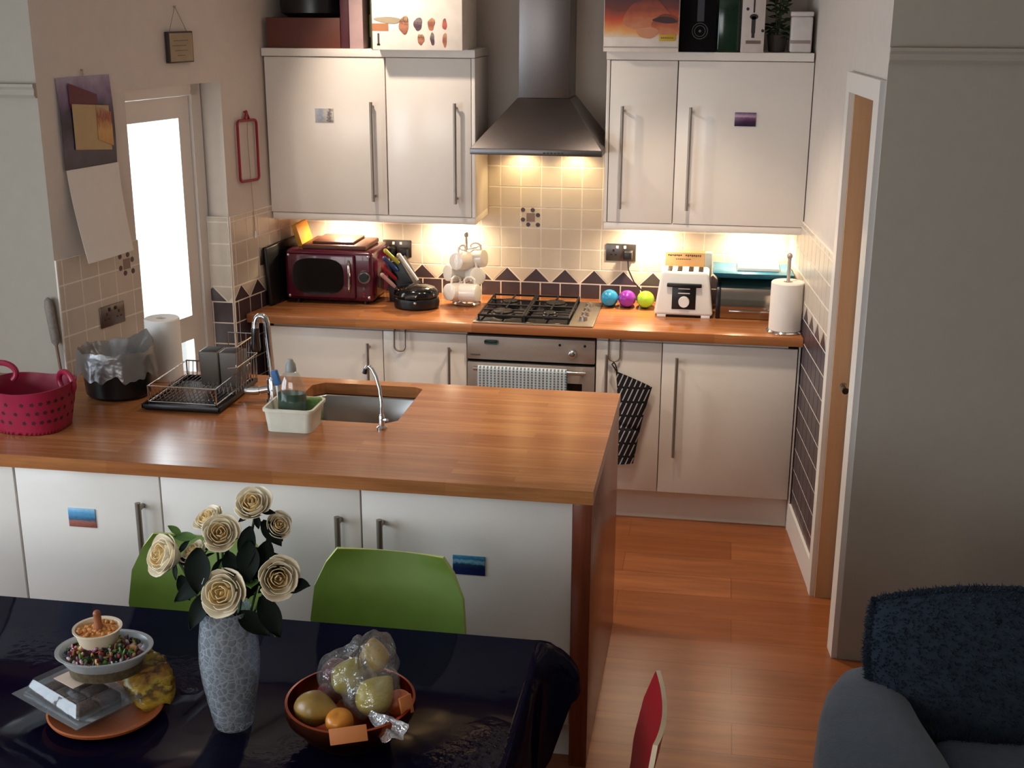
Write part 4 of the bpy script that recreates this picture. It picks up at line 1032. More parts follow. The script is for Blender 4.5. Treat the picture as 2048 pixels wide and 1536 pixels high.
# ---- food bin with liner
t = thing('food_bin', 'black bin lined with a clear plastic bag, behind the pink basket', 'bin', (-1.035, -1.955, ZP))
b = MB(); b.lathe([(.0, .002), (.108, .002), (.118, .012), (.132, .160), (.134, .166), (.128, .166), (.114, .02), (0, .012)], (0, 0, 0), 40, 1, .85); b.done('tub', BLACK, t)
b = MB(); rnd = random.Random(2)
def liner(u, v):
    a = 2*PI*u; w_ = math.sin(a*7+1)*.5+math.sin(a*13+2)*.35+math.sin(a*23)*.2
    if v < .35:   # inside, sagging
        k = v/.35; r = .06+.066*k; z = .095+.075*k+.006*w_*k
    elif v < .45: k = (v-.35)/.1; r = .126+.012*k; z = .170+.012*math.sin(PI*k)+.006*w_
    else: k = (v-.45)/.55; r = .138+.010*k+.006*w_*k; z = .172-(.085+.02*w_)*k
    tip = .045*max(0, math.cos(a-.9))**6*math.sin(PI*min(v/.8, 1))
    return (r*math.cos(a)*1.02, r*.87*math.sin(a), z+tip)
b.grid(liner, 120, 22, True)
b.done('bin_liner', clear('crinkled clear bag', (205, 200, 196), .62, .3, .72, .35, 22, (128, 120, 114)), t, False, 60)
# ---- kitchen roll on the peninsula
t = roll_thing('kitchen_roll', 'white kitchen roll standing upright behind the bin by the back door', -.955, -1.722, ZP-.011, .066, .238, PAPER)
# ---- long brush against the nib
t = thing('long_brush', 'long grey scrubbing brush leaning on the wall behind the pink basket', 'brush', (-1.385, -1.80, ZP))
b = MB(); b.tube([(-1.345, -1.80, .947), (-1.358, -1.795, 1.08)], .006, 10); b.done('handle', pm('brown grey handle', (120, 92, 76), .5), t, True)
b = MB(); b.tube([(-1.358, -1.795, 1.075), (-1.360, -1.794, 1.09), (-1.372, -1.794, 1.225), (-1.374, -1.794, 1.252), (-1.375, -1.794, 1.262)], [.007, .016, .018, .014, .004], 14); b.done('brush_head', pm('grey bristle head', (136, 126, 116), .7, var=.2, scale=60), t, True)

# ---- dish rack
RX0, RX1, RY0, RY1 = -.868, -.575, -2.125, -1.745
t = thing('dish_rack', 'chrome wire dish rack on a black drip tray left of the tap', 'dish rack', ((RX0+RX1)/2, (RY0+RY1)/2, ZP))
b = MB()
b.hexa([(RX0+.012, RY0+.012, ZP+.001), (RX1-.012, RY0+.012, ZP+.001), (RX1-.012, RY1-.012, ZP+.001), (RX0+.012, RY1-.012, ZP+.001)], [(RX0, RY0, ZP+.012), (RX1, RY0, ZP+.012), (RX1, RY1, ZP+.012), (RX0, RY1, ZP+.012)], .004)
for (a, c, e, g) in ((RX0, RX0+.008, RY0, RY1), (RX1-.008, RX1, RY0, RY1), (RX0, RX1, RY0, RY0+.008), (RX0, RX1, RY1-.008, RY1)): b.box(a, c, e, g, ZP+.010, ZP+.026, .002)
b.done('drip_tray', BLACK, t, True)
b = MB(); z1_ = ZP+.088
fr = [(RX0+.02, RY0+.02), (RX1-.02, RY0+.02), (RX1-.02, RY1-.02), (RX0+.02, RY1-.02)]
for z, r in ((ZP+.030, .0028), (z1_, .003)): b.tube([(x, y, z) for x, y in fr], r, 8, closed=True)
for x, y in fr: b.tube([(x, y, ZP+.012), (x, y, z1_)], .003, 8)
n_ = 15
for k in range(n_):
    x = RX0+.03+(RX1-RX0-.06)*k/(n_-1)
    b.tube([(x-.012, RY0+.02, z1_), (x, RY0+.03, ZP+.032), (x, RY1-.03, ZP+.032), (x, RY1-.02, z1_)], .0018, 6)
    b.tube([(x, RY0+.15, ZP+.031), (x+.012, RY0+.155, ZP+.072), (x+.020, RY0+.15, ZP+.031)], .0018, 6)
b.done('wire_rack', CHROME, t, True)
b = MB()
for z in (ZP+.13, ZP+.205): b.tube([(RX1-.10, RY1-.02, z), (RX1+.01, RY1-.02, z), (RX1+.01, RY0+.16, z), (RX1-.02, RY0+.14, z)], .0022, 6)
for k in range(9): y = RY1-.02-(RY1-RY0-.18)*k/8; b.tube([(RX1+.0, y, ZP+.03), (RX1+.01, y, ZP+.205)], .0018, 6)
for k in range(4): x = RX1-.10+.035*k; b.tube([(x, RY1-.02, ZP+.03), (x, RY1-.02, ZP+.205)], .0018, 6)
b.done('side_rail', CHROME, t, True)
t = thing('cutlery_caddy', 'tall grey brown cutlery holder standing in the dish rack', 'cutlery holder', (-.655, -1.86, ZP+.033))
for k, x in enumerate((-.700, -.622)):
    b = MB(); r0 = .036
    b.hexa([(x-r0, -1.90, ZP+.0345), (x+r0, -1.90, ZP+.0345), (x+r0, -1.825, ZP+.0345), (x-r0, -1.825, ZP+.0345)], [(x-r0-.003, -1.903, ZP+.165), (x+r0+.003, -1.903, ZP+.165), (x+r0+.003, -1.822, ZP+.165), (x-r0-.003, -1.822, ZP+.165)], .006, 3)
    o = b.done('cup', pm('taupe plastic', (92, 82, 72), .4), t, True)
    b = MB(); b.box(x-.030, x+.030, -1.897, -1.828, ZP+.1645, ZP+.1665, .001); b.done('opening_shade', pm('painted inside shade', (26, 22, 20), .8), o, True)  # dark plate on the solid cup paints its shaded inside

# ---- main tap
t = thing('kitchen_tap', 'tall chrome gooseneck tap with pull-down head, behind the soap tub', 'tap', (-.445, -1.935, ZP))
b = MB(); b.lathe([(.028, .0005), (.028, .008), (.022, .014), (.021, .085), (.017, .092), (.0, .092)], (0, 0, 0), 28); b.done('tap_body', CHROME, t)
b = MB(); pts = [(0, 0, .085), (-.004, .0, .16), (-.010, 0, .27)]
for k in range(1, 11):
    a = PI*k/10; pts.append((-.0305+.0205*math.cos(a), -.006*k/10, .285+.034*math.sin(a)))
pts.append((-.052, -.008, .265)); b.tube(pts, .0115, 14); b.done('spout', CHROME, t)
b = MB(); b.tube([(-.052, -.008, .275), (-.054, -.010, .20), (-.054, -.010, .190)], [.0135, .018, .015], 18); b.done('spray_head', pm('dark chrome', (90, 84, 82), .2, 1.0), t)
b = MB(); b.tube([(-.015, -.012, .05), (-.045, -.018, .045)], .013, 16); b.tube([(-.045, -.018, .045), (-.062, -.020, .043), (-.098, -.024, .042)], [.016, .0165, .0135], 16); b.done('lever', CHROME, t)
# ---- filtered water tap
t = thing('filter_tap', 'slim curved chrome drinking water tap in front of the sink', 'tap', (.022, -2.165, ZP))
b = MB(); b.lathe([(.018, .0005), (.018, .006), (.011, .012), (.0105, .045), (.0075, .052)], (0, 0, 0), 20); b.tube([(0, 0, .03), (.018, -.01, .036), (.026, -.012, .034)], .005, 8); b.done('tap_body', CHROME, t)
b = MB(); b.tube([(0, 0, .05), (-.001, .004, .095), (-.008, .015, .135), (-.024, .03, .175), (-.040, .04, .198), (-.050, .045, .205), (-.060, .049, .202), (-.066, .051, .193)], .0062, 12); b.done('spout', CHROME, t)
b = MB(); b.tube([(-.065, .0505, .195), (-.070, .052, .178)], [.0075, .0085], 12); b.done('spout_tip', BLACK, t)

# ---- soap tub, bottle, brush, sponge
t = thing('soap_tub', 'cream plastic tub holding washing-up things in front of the sink', 'tub', (-.277, -2.19, ZP))
TUB = pm('cream tub plastic', (214, 212, 194), .4)
def tubring(k, z, d=0): 
    hx_, hy_ = .078+.008*k-d, .072+.008*k-d; r = .022; pts = []
    for cx_, cy_, a0 in ((hx_-r, hy_-r, 0), (-hx_+r, hy_-r, 1), (-hx_+r, -hy_+r, 2), (hx_-r, -hy_+r, 3)):
        for j in range(6): a = (a0+j/5)*PI/2; pts.append((cx_+r*math.cos(a), cy_+r*math.sin(a), z))
    return pts
rr = [tubring(0, .0005), tubring(0, .004), tubring(.9, .072), tubring(1.5, .073), tubring(1.5, .082), tubring(1, .083, .004), tubring(0, .008, .004)]
n = len(rr[0]); b = MB()
b._new([p for r in rr for p in r], [(i*n+k, i*n+(k+1) % n, (i+1)*n+(k+1) % n, (i+1)*n+k) for i in range(len(rr)-1) for k in range(n)]+[tuple(range(n)), tuple((len(rr)-1)*n+k for k in range(n))])
b.done('tub_body', TUB, t, False, 40)
t = thing('soap_bottle', 'clear bottle half full of dark green washing-up liquid in the cream tub', 'bottle', (-.282, -2.195, ZP+.009))
GL2 = clear('clear bottle plastic', (244, 246, 244), .12, .1, .25)
b = MB(); b.lathe([(.045, .0), (.050, .006), (.052, .06), (.050, .115), (.044, .150), (.030, .178), (.017, .190)], (0, 0, 0), 32, 1, .62, cap=True); b.done('bottle_body', GL2, t, False, 50)
b = MB(); b.lathe([(0, .003), (.044, .003), (.0485, .008), (.0505, .06), (.0490, .112), (0, .112)], (0, 0, 0), 32, 1, .61); b.done('liquid', pm('dark green liquid', (8, 62, 42), .15), t)
b = MB(); b.lathe([(.018, .188), (.019, .196), (.017, .212), (.010, .224), (.008, .230), (0, .230)], (0, 0, 0), 24); b.done('cap', pm('grey cap', (150, 152, 146), .4), t)
t = thing('washing_up_brush', 'white washing-up brush with a blue head standing in the cream tub', 'brush', (-.338, -2.165, ZP+.009))
b = MB(); b.tube([(.005, 0, 0), (-.004, .004, .09), (-.010, .008, .13)], .006, 10); b.done('handle', WHITEP, t)
b = MB(); b.box(-.012, .012, -.009, .009, .118, .172, .005, 3, M=Matrix.Translation((-.010, .008, 0)) @ Matrix.Rotation(-.28, 4, 'Y') @ Matrix.Translation((.040, 0, 0))); b.done('brush_head', pm('blue brush head', (50, 98, 150), .5), t)
b = MB(); b.box(-.035, .035, -.012, .012, 0, .082, .008, 3, M=Matrix.Translation((-.228, -2.150, ZP+.010)) @ Matrix.Rotation(.3, 4, 'Z')); tag(b.done('sponge', pm('green sponge', (118, 150, 84), .9, var=.15, scale=120, bump=.4, bscale=200)), 'pale green sponge standing behind the green liquid bottle', 'sponge')

# ================================================================== dining table
TX0, TX1, TY0, TY1, ZT = -1.55, .728, -4.70, -3.20, .752
t = thing('dining_table', 'rectangular dining table hidden under the navy cloth', 'table', ((TX0+TX1)/2, (TY0+TY1)/2, 0))
TW = pm('dark table wood', (70, 44, 30), .5)
b = MB(); b.box(TX0+.01, TX1-.01, TY0+.01, TY1-.01, ZT-.03, ZT-.002, .004); b.done('tabletop', TW, t, True)
for x in (TX0+.08, TX1-.10):
    for y in (TY0+.08, TY1-.09):
        b = MB(); b.box(x-.03, x+.03, y-.03, y+.03, 0, ZT-.0305, .004); b.done('leg', TW, t, True)
NAVY = bpy.data.materials.new('navy oilcloth'); NAVY.use_nodes = True
n_, l_ = NAVY.node_tree.nodes, NAVY.node_tree.links; bs = n_['Principled BSDF']
tc_ = n_.new('ShaderNodeTexCoord'); no_ = n_.new('ShaderNodeTexNoise'); no_.inputs['Scale'].default_value = 5; no_.inputs['Detail'].default_value = 4; l_.new(tc_.outputs['Object'], no_.inputs['Vector'])
cr_ = n_.new('ShaderNodeValToRGB'); cr_.color_ramp.elements[0].color = lin((9, 8, 26)); cr_.color_ramp.elements[1].color = lin((20, 18, 48)); l_.new(no_.outputs['Fac'], cr_.inputs['Fac']); l_.new(cr_.outputs['Color'], bs.inputs['Base Color'])
bs.inputs['Roughness'].default_value = .7; bs.inputs['Specular IOR Level'].default_value = 0
gl_ = n_.new('ShaderNodeBsdfGlossy'); gl_.inputs['Roughness'].default_value = .07; mg_ = n_.new('ShaderNodeMixShader'); mg_.inputs[0].default_value = .028
l_.new(bs.outputs[0], mg_.inputs[1]); l_.new(gl_.outputs[0], mg_.inputs[2]); l_.new(mg_.outputs[0], n_['Material Output'].inputs['Surface'])
bp_n = n_.new('ShaderNodeBump'); bp_n.inputs['Strength'].default_value = .10; bp_n.inputs['Distance'].default_value = .02
no2 = n_.new('ShaderNodeTexNoise'); no2.inputs['Scale'].default_value = 5; no2.inputs['Detail'].default_value = 2; l_.new(tc_.outputs['Object'], no2.inputs['Vector']); no3 = n_.new('ShaderNodeTexNoise'); no3.inputs['Scale'].default_value = 45; no3.inputs['Detail'].default_value = 2; l_.new(tc_.outputs['Object'], no3.inputs['Vector'])
no4 = n_.new('ShaderNodeTexNoise'); no4.inputs['Scale'].default_value = 3.2; l_.new(tc_.outputs['Object'], no4.inputs['Vector'])
mk = n_.new('ShaderNodeMapRange'); mk.inputs['From Min'].default_value = .56; mk.inputs['From Max'].default_value = .68; mk.inputs['To Max'].default_value = .9; l_.new(no4.outputs['Fac'], mk.inputs['Value'])
ma_ = n_.new('ShaderNodeMath'); ma_.operation = 'MULTIPLY_ADD'; l_.new(no3.outputs['Fac'], ma_.inputs[0]); l_.new(mk.outputs['Result'], ma_.inputs[1]); l_.new(no2.outputs['Fac'], ma_.inputs[2])
l_.new(ma_.outputs[0], bp_n.inputs['Height']); l_.new(bp_n.outputs['Normal'], gl_.inputs['Normal'])
b = MB()
per = []; R_ = .03
corners = [(TX1-R_, TY1-R_, 0), (TX0+R_, TY1-R_, 1), (TX0+R_, TY0+R_, 2), (TX1-R_, TY0+R_, 3)]
for i, (cx_, cy_, a0) in enumerate(corners):
    for k in range(13):
        a = (a0+k/12)*PI/2; per.append((cx_+R_*math.cos(a), cy_+R_*math.sin(a), math.cos(a), math.sin(a), 1-abs(k-6)/6))
    nx = corners[(i+1) % 4]; L_ = math.hypot(nx[0]-cx_, nx[1]-cy_); m_ = 40; a = (a0+1)*PI/2
    for k in range(1, m_):
        s_ = k/m_; dist = min(s_, 1-s_)*L_
        per.append((cx_+(nx[0]-cx_)*s_+R_*math.cos(a), cy_+(nx[1]-cy_)*s_+R_*math.sin(a), math.cos(a), math.sin(a), -dist))
N = len(per); ROW = 15; vs = []
for j in range(ROW):
    v = j/(ROW-1)
    for k, (x, y, nx_, ny_, c_) in enumerate(per):
        rp = math.sin(k*.55)*.006+math.sin(k*.23+1)*.008
        if c_ >= 0: bump = .105*(.55+.45*c_)
        else: bump = .105*.55*math.exp(-(c_/.075)**2)
        d_ = .004+.010*min(v*6, 1)+(rp+.006)*v+bump*min(1, v*1.5)**.62*(1-.12*v)
        z = ZT+.003-(.018*min(v*8, 1) if j else 0)-.30*max(0, v-.04)*(1-(.50+.06*c_ if c_ >= 0 else .50*math.exp(-(c_/.05)**2)))
        if j == 0: d_ = -.004
        vs.append((x+nx_*d_, y+ny_*d_, z))
fs = [(j*N+k, j*N+(k+1) % N, (j+1)*N+(k+1) % N, (j+1)*N+k) for j in range(ROW-1) for k in range(N)]
fs.append(tuple(range(N)))
b._new(vs, fs)
md = b.done('tablecloth', NAVY, smooth=50); tag(md, 'glossy navy oilcloth covering the dining table', 'tablecloth')
ZC_ = ZT+.0035

# ---- chairs
PROF = [(-.215, .425), (-.20, .438), (-.12, .435), (0, .428), (.10, .428), (.16, .440), (.192, .475), (.208, .535), (.222, .62), (.240, .72), (.258, .79), (.266, .832)]
HW = [.195, .205, .215, .215, .21, .205, .205, .215, .232, .222, .190, .158]
def chair(name, label, loc, rot, col, edge, group=None, curve=.035):
    t = thing(name, label, 'chair', loc, rot, group)
    def fn(u, v):
        q = v*(len(PROF)-1); i = min(int(q), len(PROF)-2); f_ = q-i; f2 = f_
        y = PROF[i][0]*(1-f2)+PROF[i+1][0]*f2; z = PROF[i][1]*(1-f2)+PROF[i+1][1]*f2; h = HW[i]*(1-f2)+HW[i+1]*f2
        s = u*2-1; bk_ = max(0, min(1, (v-.5)/.2))
        return (s*h, y-curve*s*s*bk_, z-.010*(1-s*s)*max(0, (v-.9)/.1)+.012*s*s*(1-bk_))
    b = MB(); b.shell(fn, 20, 44, .011)
    nF = 20*44*2
    b.b.faces.ensure_lookup_table()
    for i in range(nF, len(b.b.faces)): b.b.faces[i].material_index = 1
    b.done('seat_shell', [col, edge], t, False, 40)
    for sx in (-1, 1):
        for y0_, y1_, z_ in ((-.15, -.20, .431), (.13, .22, .430)):
            b = MB(); b.tube([(sx*.14, y0_, z_-.012), (sx*.165, y0_*1.1, .38), (sx*.20, y1_, .004)], .011, 12); b.done('leg', CHROME, t)
    return t
GREEN = pm('lime green plastic', (98, 122, 36), .5); GEDGE = pm('pale lime edge', (188, 204, 120), .4)
chair('dining_chair', 'lime green plastic chair to the right of the roses', (.232, -3.135, 0), math.radians(-2), GREEN, GEDGE, 'chairs round the dining table')
chair('dining_chair', 'lime green plastic chair behind the roses', (-.335, -3.125, 0), math.radians(-2), GREEN, GEDGE, 'chairs round the dining table')
chair('dining_chair', 'red chair with a cream edge at the end of the dining table', (.79, -3.61, 0), math.radians(-88), pm('red lacquer', (176, 14, 34), .3), pm('cream laminated edge', (226, 204, 170), .5), 'chairs round the dining table', .018)

# ---- vase and roses
VX, VY = .083, -3.715
t = thing('glass_vase', 'tall crackled clear glass vase with cream roses on the dining table', 'vase', (VX, VY, ZC_))
VG = bpy.data.materials.new('crackled glass'); VG.use_nodes = True
n_, l_ = VG.node_tree.nodes, VG.node_tree.links; bs = n_['Principled BSDF']; out_ = n_['Material Output']
tc_ = n_.new('ShaderNodeTexCoord'); vo = n_.new('ShaderNodeTexVoronoi'); vo.feature = 'DISTANCE_TO_EDGE'; vo.inputs['Scale'].default_value = 62; l_.new(tc_.outputs['Object'], vo.inputs['Vector'])
mr_ = n_.new('ShaderNodeMapRange'); mr_.inputs['From Max'].default_value = .12; mr_.inputs['To Min'].default_value = .44; mr_.inputs['To Max'].default_value = .20; l_.new(vo.outputs['Distance'], mr_.inputs['Value'])
bs.inputs['Base Color'].default_value = lin((204, 208, 214)); bs.inputs['Roughness'].default_value = .12
bp_n = n_.new('ShaderNodeBump'); bp_n.inputs['Strength'].default_value = .6; bp_n.inputs['Distance'].default_value = .004; l_.new(vo.outputs['Distance'], bp_n.inputs['Height']); l_.new(bp_n.outputs['Normal'], bs.inputs['Normal'])
tr_ = n_.new('ShaderNodeBsdfTransparent'); tr_.inputs['Color'].default_value = lin((226, 232, 238)); ms_ = n_.new('ShaderNodeMixShader'); l_.new(mr_.outputs['Result'], ms_.inputs[0]); l_.new(tr_.outputs[0], ms_.inputs[1]); l_.new(bs.outputs[0], ms_.inputs[2]); l_.new(ms_.outputs[0], out_.inputs['Surface'])
b = MB(); b.lathe([(0, .0005), (.040, .0005), (.044, .006), (.054, .06), (.064, .12), (.068, .17), (.066, .215), (.060, .26), (.055, .295), (.052, .2955), (.0565, .26), (.062, .215), (.064, .17), (.060, .12), (.050, .06), (.040, .018), (0, .014)], (0, 0, 0), 48)
b.done('vase_body', VG, t, False, 60)
b = MB(); b.lathe([(0, .015), (.0385, .0185), (.049, .06), (.058, .115), (0, .115)], (0, 0, 0), 32); b.done('water', clear('vase water', (214, 224, 226), .1, .03, .1), t)
PETAL = pm('cream rose petal', (248, 236, 210), .6, var=.05, scale=30); PET2 = pm('buff rose heart', (244, 218, 164), .6, var=.06, scale=30)
LEAF = pm('dark rose leaf', (14, 24, 16), .7, var=.2, spec=.15); LEAF2 = pm('fresh green leaf', (92, 132, 62), .45, var=.1); STEM = pm('green rose stem', (62, 84, 48), .5)
def leafmesh(b, p, d, up, ln, wd):
    d = Vector(d).normalized(); s_ = d.cross(Vector(up)).normalized(); n_ = s_.cross(d); p = Vector(p)
    def fn(u, v):
        s = u*2-1; w_ = wd*math.sin(PI*min(.03+v*.97, 1))**.8*(1-.25*v)
        return tuple(p+d*ln*v+s_*s*w_+n_*(.22*wd*s*s-.25*ln*v*v*.5))
    b.shell(fn, 6, 10, .0009)
def rose(c, ax, R, label, leaves, seed):
    rnd = random.Random(seed); ax = Vector(ax).normalized(); c = Vector(c)
    t = thing('rose', label, 'flower', c, group='cream roses in the vase')
    q = ax.to_track_quat('Z', 'Y').to_matrix().to_4x4()
    b = MB(); n = 17
    for i in range(n):
        f_ = i/(n-1); phi = i*2.39996+rnd.uniform(-.2, .2); r = R*(.10+.80*f_**.85); H = R*(1.08-.14*f_); op = f_**1.6; b.mi = 1 if f_ < .5 else 0
        span = 1.25-.25*f_; wob = rnd.uniform(0, 6)
        def fn(u, v, r=r, H=H, op=op, phi=phi, span=span, wob=wob):
            s = u*2-1; a = phi+s*span
            rad = r*(.34+.66*math.sin(min(1, v*1.15)*PI*.5))*(1-.14*(1-op)*v*v)+op*R*.16*v**4+.018*R*math.sin(7*s+wob)*v
            z = H*v*(1-.14*s*s)-op*R*.12*v**5-R*.40
            rad *= 1-.10*s*s*v
            return (rad*math.cos(a), rad*math.sin(a), z)
        b.shell(fn, 8, 7, R*.022)
    b.ball((0, 0, -R*.30), (R*.42, R*.42, R*.30), u=14, v=8)
    b.xf(q); b.done('bloom', [PETAL, PET2], t, False, 60)
    b = MB()
    for k in range(5):
        a = k*2*PI/5; leafmesh(b, (R*.25*math.cos(a), R*.25*math.sin(a), -R*.5), (math.cos(a), math.sin(a), -.1), (0, 0, 1), R*.75, R*.2)
    b.xf(q); b.done('calyx', LEAF, t)
    tgt = Vector((VX+rnd.uniform(-.022, .022), VY+rnd.uniform(-.022, .022), ZC_+.03)); mid = Vector((VX+(c.x-VX)*.38, VY+(c.y-VY)*.38, ZC_+.30))
    p0 = c-ax*R*.5; pts = []
    for k in range(13):
        s_ = k/12; pts.append((p0-c)*(1-s_)**2+(mid-c)*2*s_*(1-s_)*.9+(tgt-c)*s_**2+(mid-c)*2*s_*(1-s_)*.1)
    b = MB(); b.tube(pts, .0030, 8); b.done('stem', STEM, t)
    for (o_, d_, ln, wd, fresh) in leaves:
        b = MB(); leafmesh(b, Vector(o_)-c, d_, (0, -.55, .8), ln, wd); b.done('leaf', LEAF2 if fresh else LEAF, t)
def rp(x, z, dy=0): return Vector((x, VY+dy, z))
rose(rp(.161, 1.298), (.05, -.62, .78), .043, 'cream rose at the very top of the bouquet', [(rp(.155, 1.25, .0), (-.25, -.3, -1), .085, .026, 0), (rp(.175, 1.26, .01), (.6, -.3, -.5), .07, .02, 0), (rp(.15, 1.22, -.01), (.1, -.5, -1), .09, .03, 0)], 1)
rose(rp(.046, 1.240, .035), (-.35, -.4, .85), .037, 'cream rose half hidden at the upper left of the bouquet', [(rp(.01, 1.20, .03), (-1, -.2, .1), .05, .014, 1)], 2)
rose(rp(.086, 1.230, -.01), (.25, -.75, .6), .044, 'cream rose just below and left of the topmost one', [(rp(.14, 1.21, .0), (.35, -.2, -1), .10, .030, 0), (rp(.15, 1.18, .01), (-.1, -.3, -1), .10, .032, 0), (rp(.09, 1.17, .0), (-.3, -.3, -1), .08, .026, 0), (rp(.10, 1.19, -.01), (.4, -.6, -.6), .06, .02, 0), (rp(.10, 1.18, -.015), (.05, -.4, -1), .07, .02, 1)], 3)
rose(rp(.205, 1.245, .02), (.55, -.55, .6), .032, 'small cream rose at the upper right of the bouquet', [(rp(.19, 1.215, .01), (-.2, -.5, -.9), .08, .026, 0), (rp(.20, 1.19, .0), (.4, -.4, -.6), .05, .018, 0)], 4)
rose(rp(-.046, 1.165), (-.50, -.74, .45), .050, 'cream rose furthest left in the bouquet', [(rp(-.02, 1.12, -.0), (.5, -.4, -.8), .06, .018, 0), (rp(-.02, 1.21, .02), (-.35, -.2, .4), .035, .010, 1)], 5)
rose(rp(.012, 1.163, .02), (-.5, -.3, .75), .034, 'white side of a rose turned away between leaves on the left', [(rp(.045, 1.205, -.03), (.02, -.45, -1), .10, .034, 0), (rp(.055, 1.13, -.03), (-.9, -.4, -.55), .085, .026, 0), (rp(.06, 1.10, -.03), (-.35, -.5, -.7), .09, .026, 0)], 6)
rose(rp(.102, 1.110, -.045), (-.02, -.93, .42), .055, 'large cream rose facing forward at the rim of the vase', [(rp(.10, 1.06, -.02), (-.9, -.3, -.3), .07, .022, 0), (rp(.115, 1.14, .0), (.5, -.2, .7), .09, .03, 0), (rp(.12, 1.05, -.02), (.8, -.3, -.3), .09, .026, 0)], 7)
rose(rp(.213, 1.142, -.02), (.45, -.8, .35), .050, 'cream rose at the lower right of the bouquet', [(rp(.235, 1.115, -.01), (.8, -.3, .35), .06, .022, 0), (rp(.16, 1.13, -.02), (.1, -.5, .1), .045, .018, 1), (rp(.17, 1.09, -.01), (.5, -.3, -.8), .10, .028, 0), (rp(.18, 1.09, .0), (.2, -.2, -1), .10, .012, 1)], 8)

# ---- food stack
t = thing('wooden_plate', 'round orange-brown wooden plate under the stacked food tubs', 'plate', (-.225, -3.72, ZC_))
b = MB(); b.lathe([(0, .0005), (.10, .0005), (.128, .010), (.132, .018), (.128, .020), (.10, .009), (0, .007)], (0, 0, 0), 56); b.done('plate_body', pm('orange brown wood', (168, 88, 44), .4, var=.15, stretch=(4, 30, 30)), t)
PET = clear('clear pet plastic', (240, 244, 246), .10, .06, .2)
WHT = clear('frosted tub plastic', (226, 230, 232), .55, .25, .6)
th = math.radians(-28)
t = thing('bakery_box', 'clear hinged plastic box of brown cakes on the wooden plate', 'food box', (-.285, -3.735, ZC_+.021), th)
b = MB(); b.hexa([(-.100, -.066, .0), (.100, -.066, .0), (.100, .066, .0), (-.100, .066, .0)], [(-.110, -.075, .028), (.110, -.075, .028), (.110, .075, .028), (-.110, .075, .028)], .006, 3); b.done('base_tray', PET, t)
b = MB(); b.hexa([(-.110, -.075, .030), (.110, -.075, .030), (.110, .075, .030), (-.110, .075, .030)], [(-.090, -.056, .068), (.090, -.056, .068), (.090, .056, .068), (-.090, .056, .068)], .008, 3); b.done('lid', PET, t)
b = MB(); b.box(-.126, .126, -.090, .090, .0280, .0302, .0008); b.done('rim', clear('clear rim', (230, 236, 240), .22, .06, .3), t)
CAKE = pm('brown cake', (70, 42, 28), .8, var=.25, scale=60, bump=.4, bscale=120)
k = 0
for x in (-.068, -.022, .024, .070):
    for y in (-.034, .034):
        k += 1
        b = MB(); b.box(-.020, .020, -.028, .028, 0, .040, .006, 3, M=Matrix.Translation((-.285, -3.735, ZC_+.0225)) @ Matrix.Rotation(th, 4, 'Z') @ Matrix.Translation((x*.95, y*.88, 0)))
        tag(b.done('cake_slice', CAKE), 'brown cake slice inside the clear hinged plastic box', 'cake', 'cake slices in the clear box')
b = MB(); b.box(-.045, .030, -.028, .032, .0000, .0012, M=Matrix.Translation((-.285, -3.735, ZC_+.0895)) @ Matrix.Rotation(th, 4, 'Z')); tag(b.done('paper_label', pm('white orange label', (214, 190, 170), .5)), 'pale label on the lid of the clear cake box', 'label')
# yellow crisp bag on the plate
b = MB()
def bag(u, v):
    a = 2*PI*u; e = .5; ca = math.cos(a); sa = math.sin(a); w_ = math.sin(PI*min(max(v, .02), .98))**.25; th_ = .030*math.sin(PI*v)**.7+.001
    x = .058*w_*math.copysign(abs(ca)**e, ca); y = th_*sa*(1-abs(ca)**4*.6)
    cr_ = .0035*(math.sin(60*x+31*v)+math.sin(95*x-47*v+1)+.8*math.sin(160*x+90*v))
    return (x+cr_*.3, y+cr_*(1 if sa > 0 else -.6), -.075+.15*v+cr_*.4)
b.grid(bag, 64, 40, True); b.xf(Matrix.Translation((-.148, -3.655, ZC_+.058)) @ Matrix.Rotation(.75, 4, 'Z') @ Matrix.Rotation(-.95, 4, 'X'))
tag(b.done('crisp_bag', bands('yellow foil print', [(0, (120, 84, 36)), (.25, (180, 146, 40)), (.42, (92, 62, 32)), (.52, (176, 150, 50)), (.7, (150, 104, 36)), (.8, (70, 46, 26)), (1, (176, 146, 50))], .3, warp=.3, scale=6)), 'crumpled yellow snack bag at the right side of the wooden plate', 'snack bag')
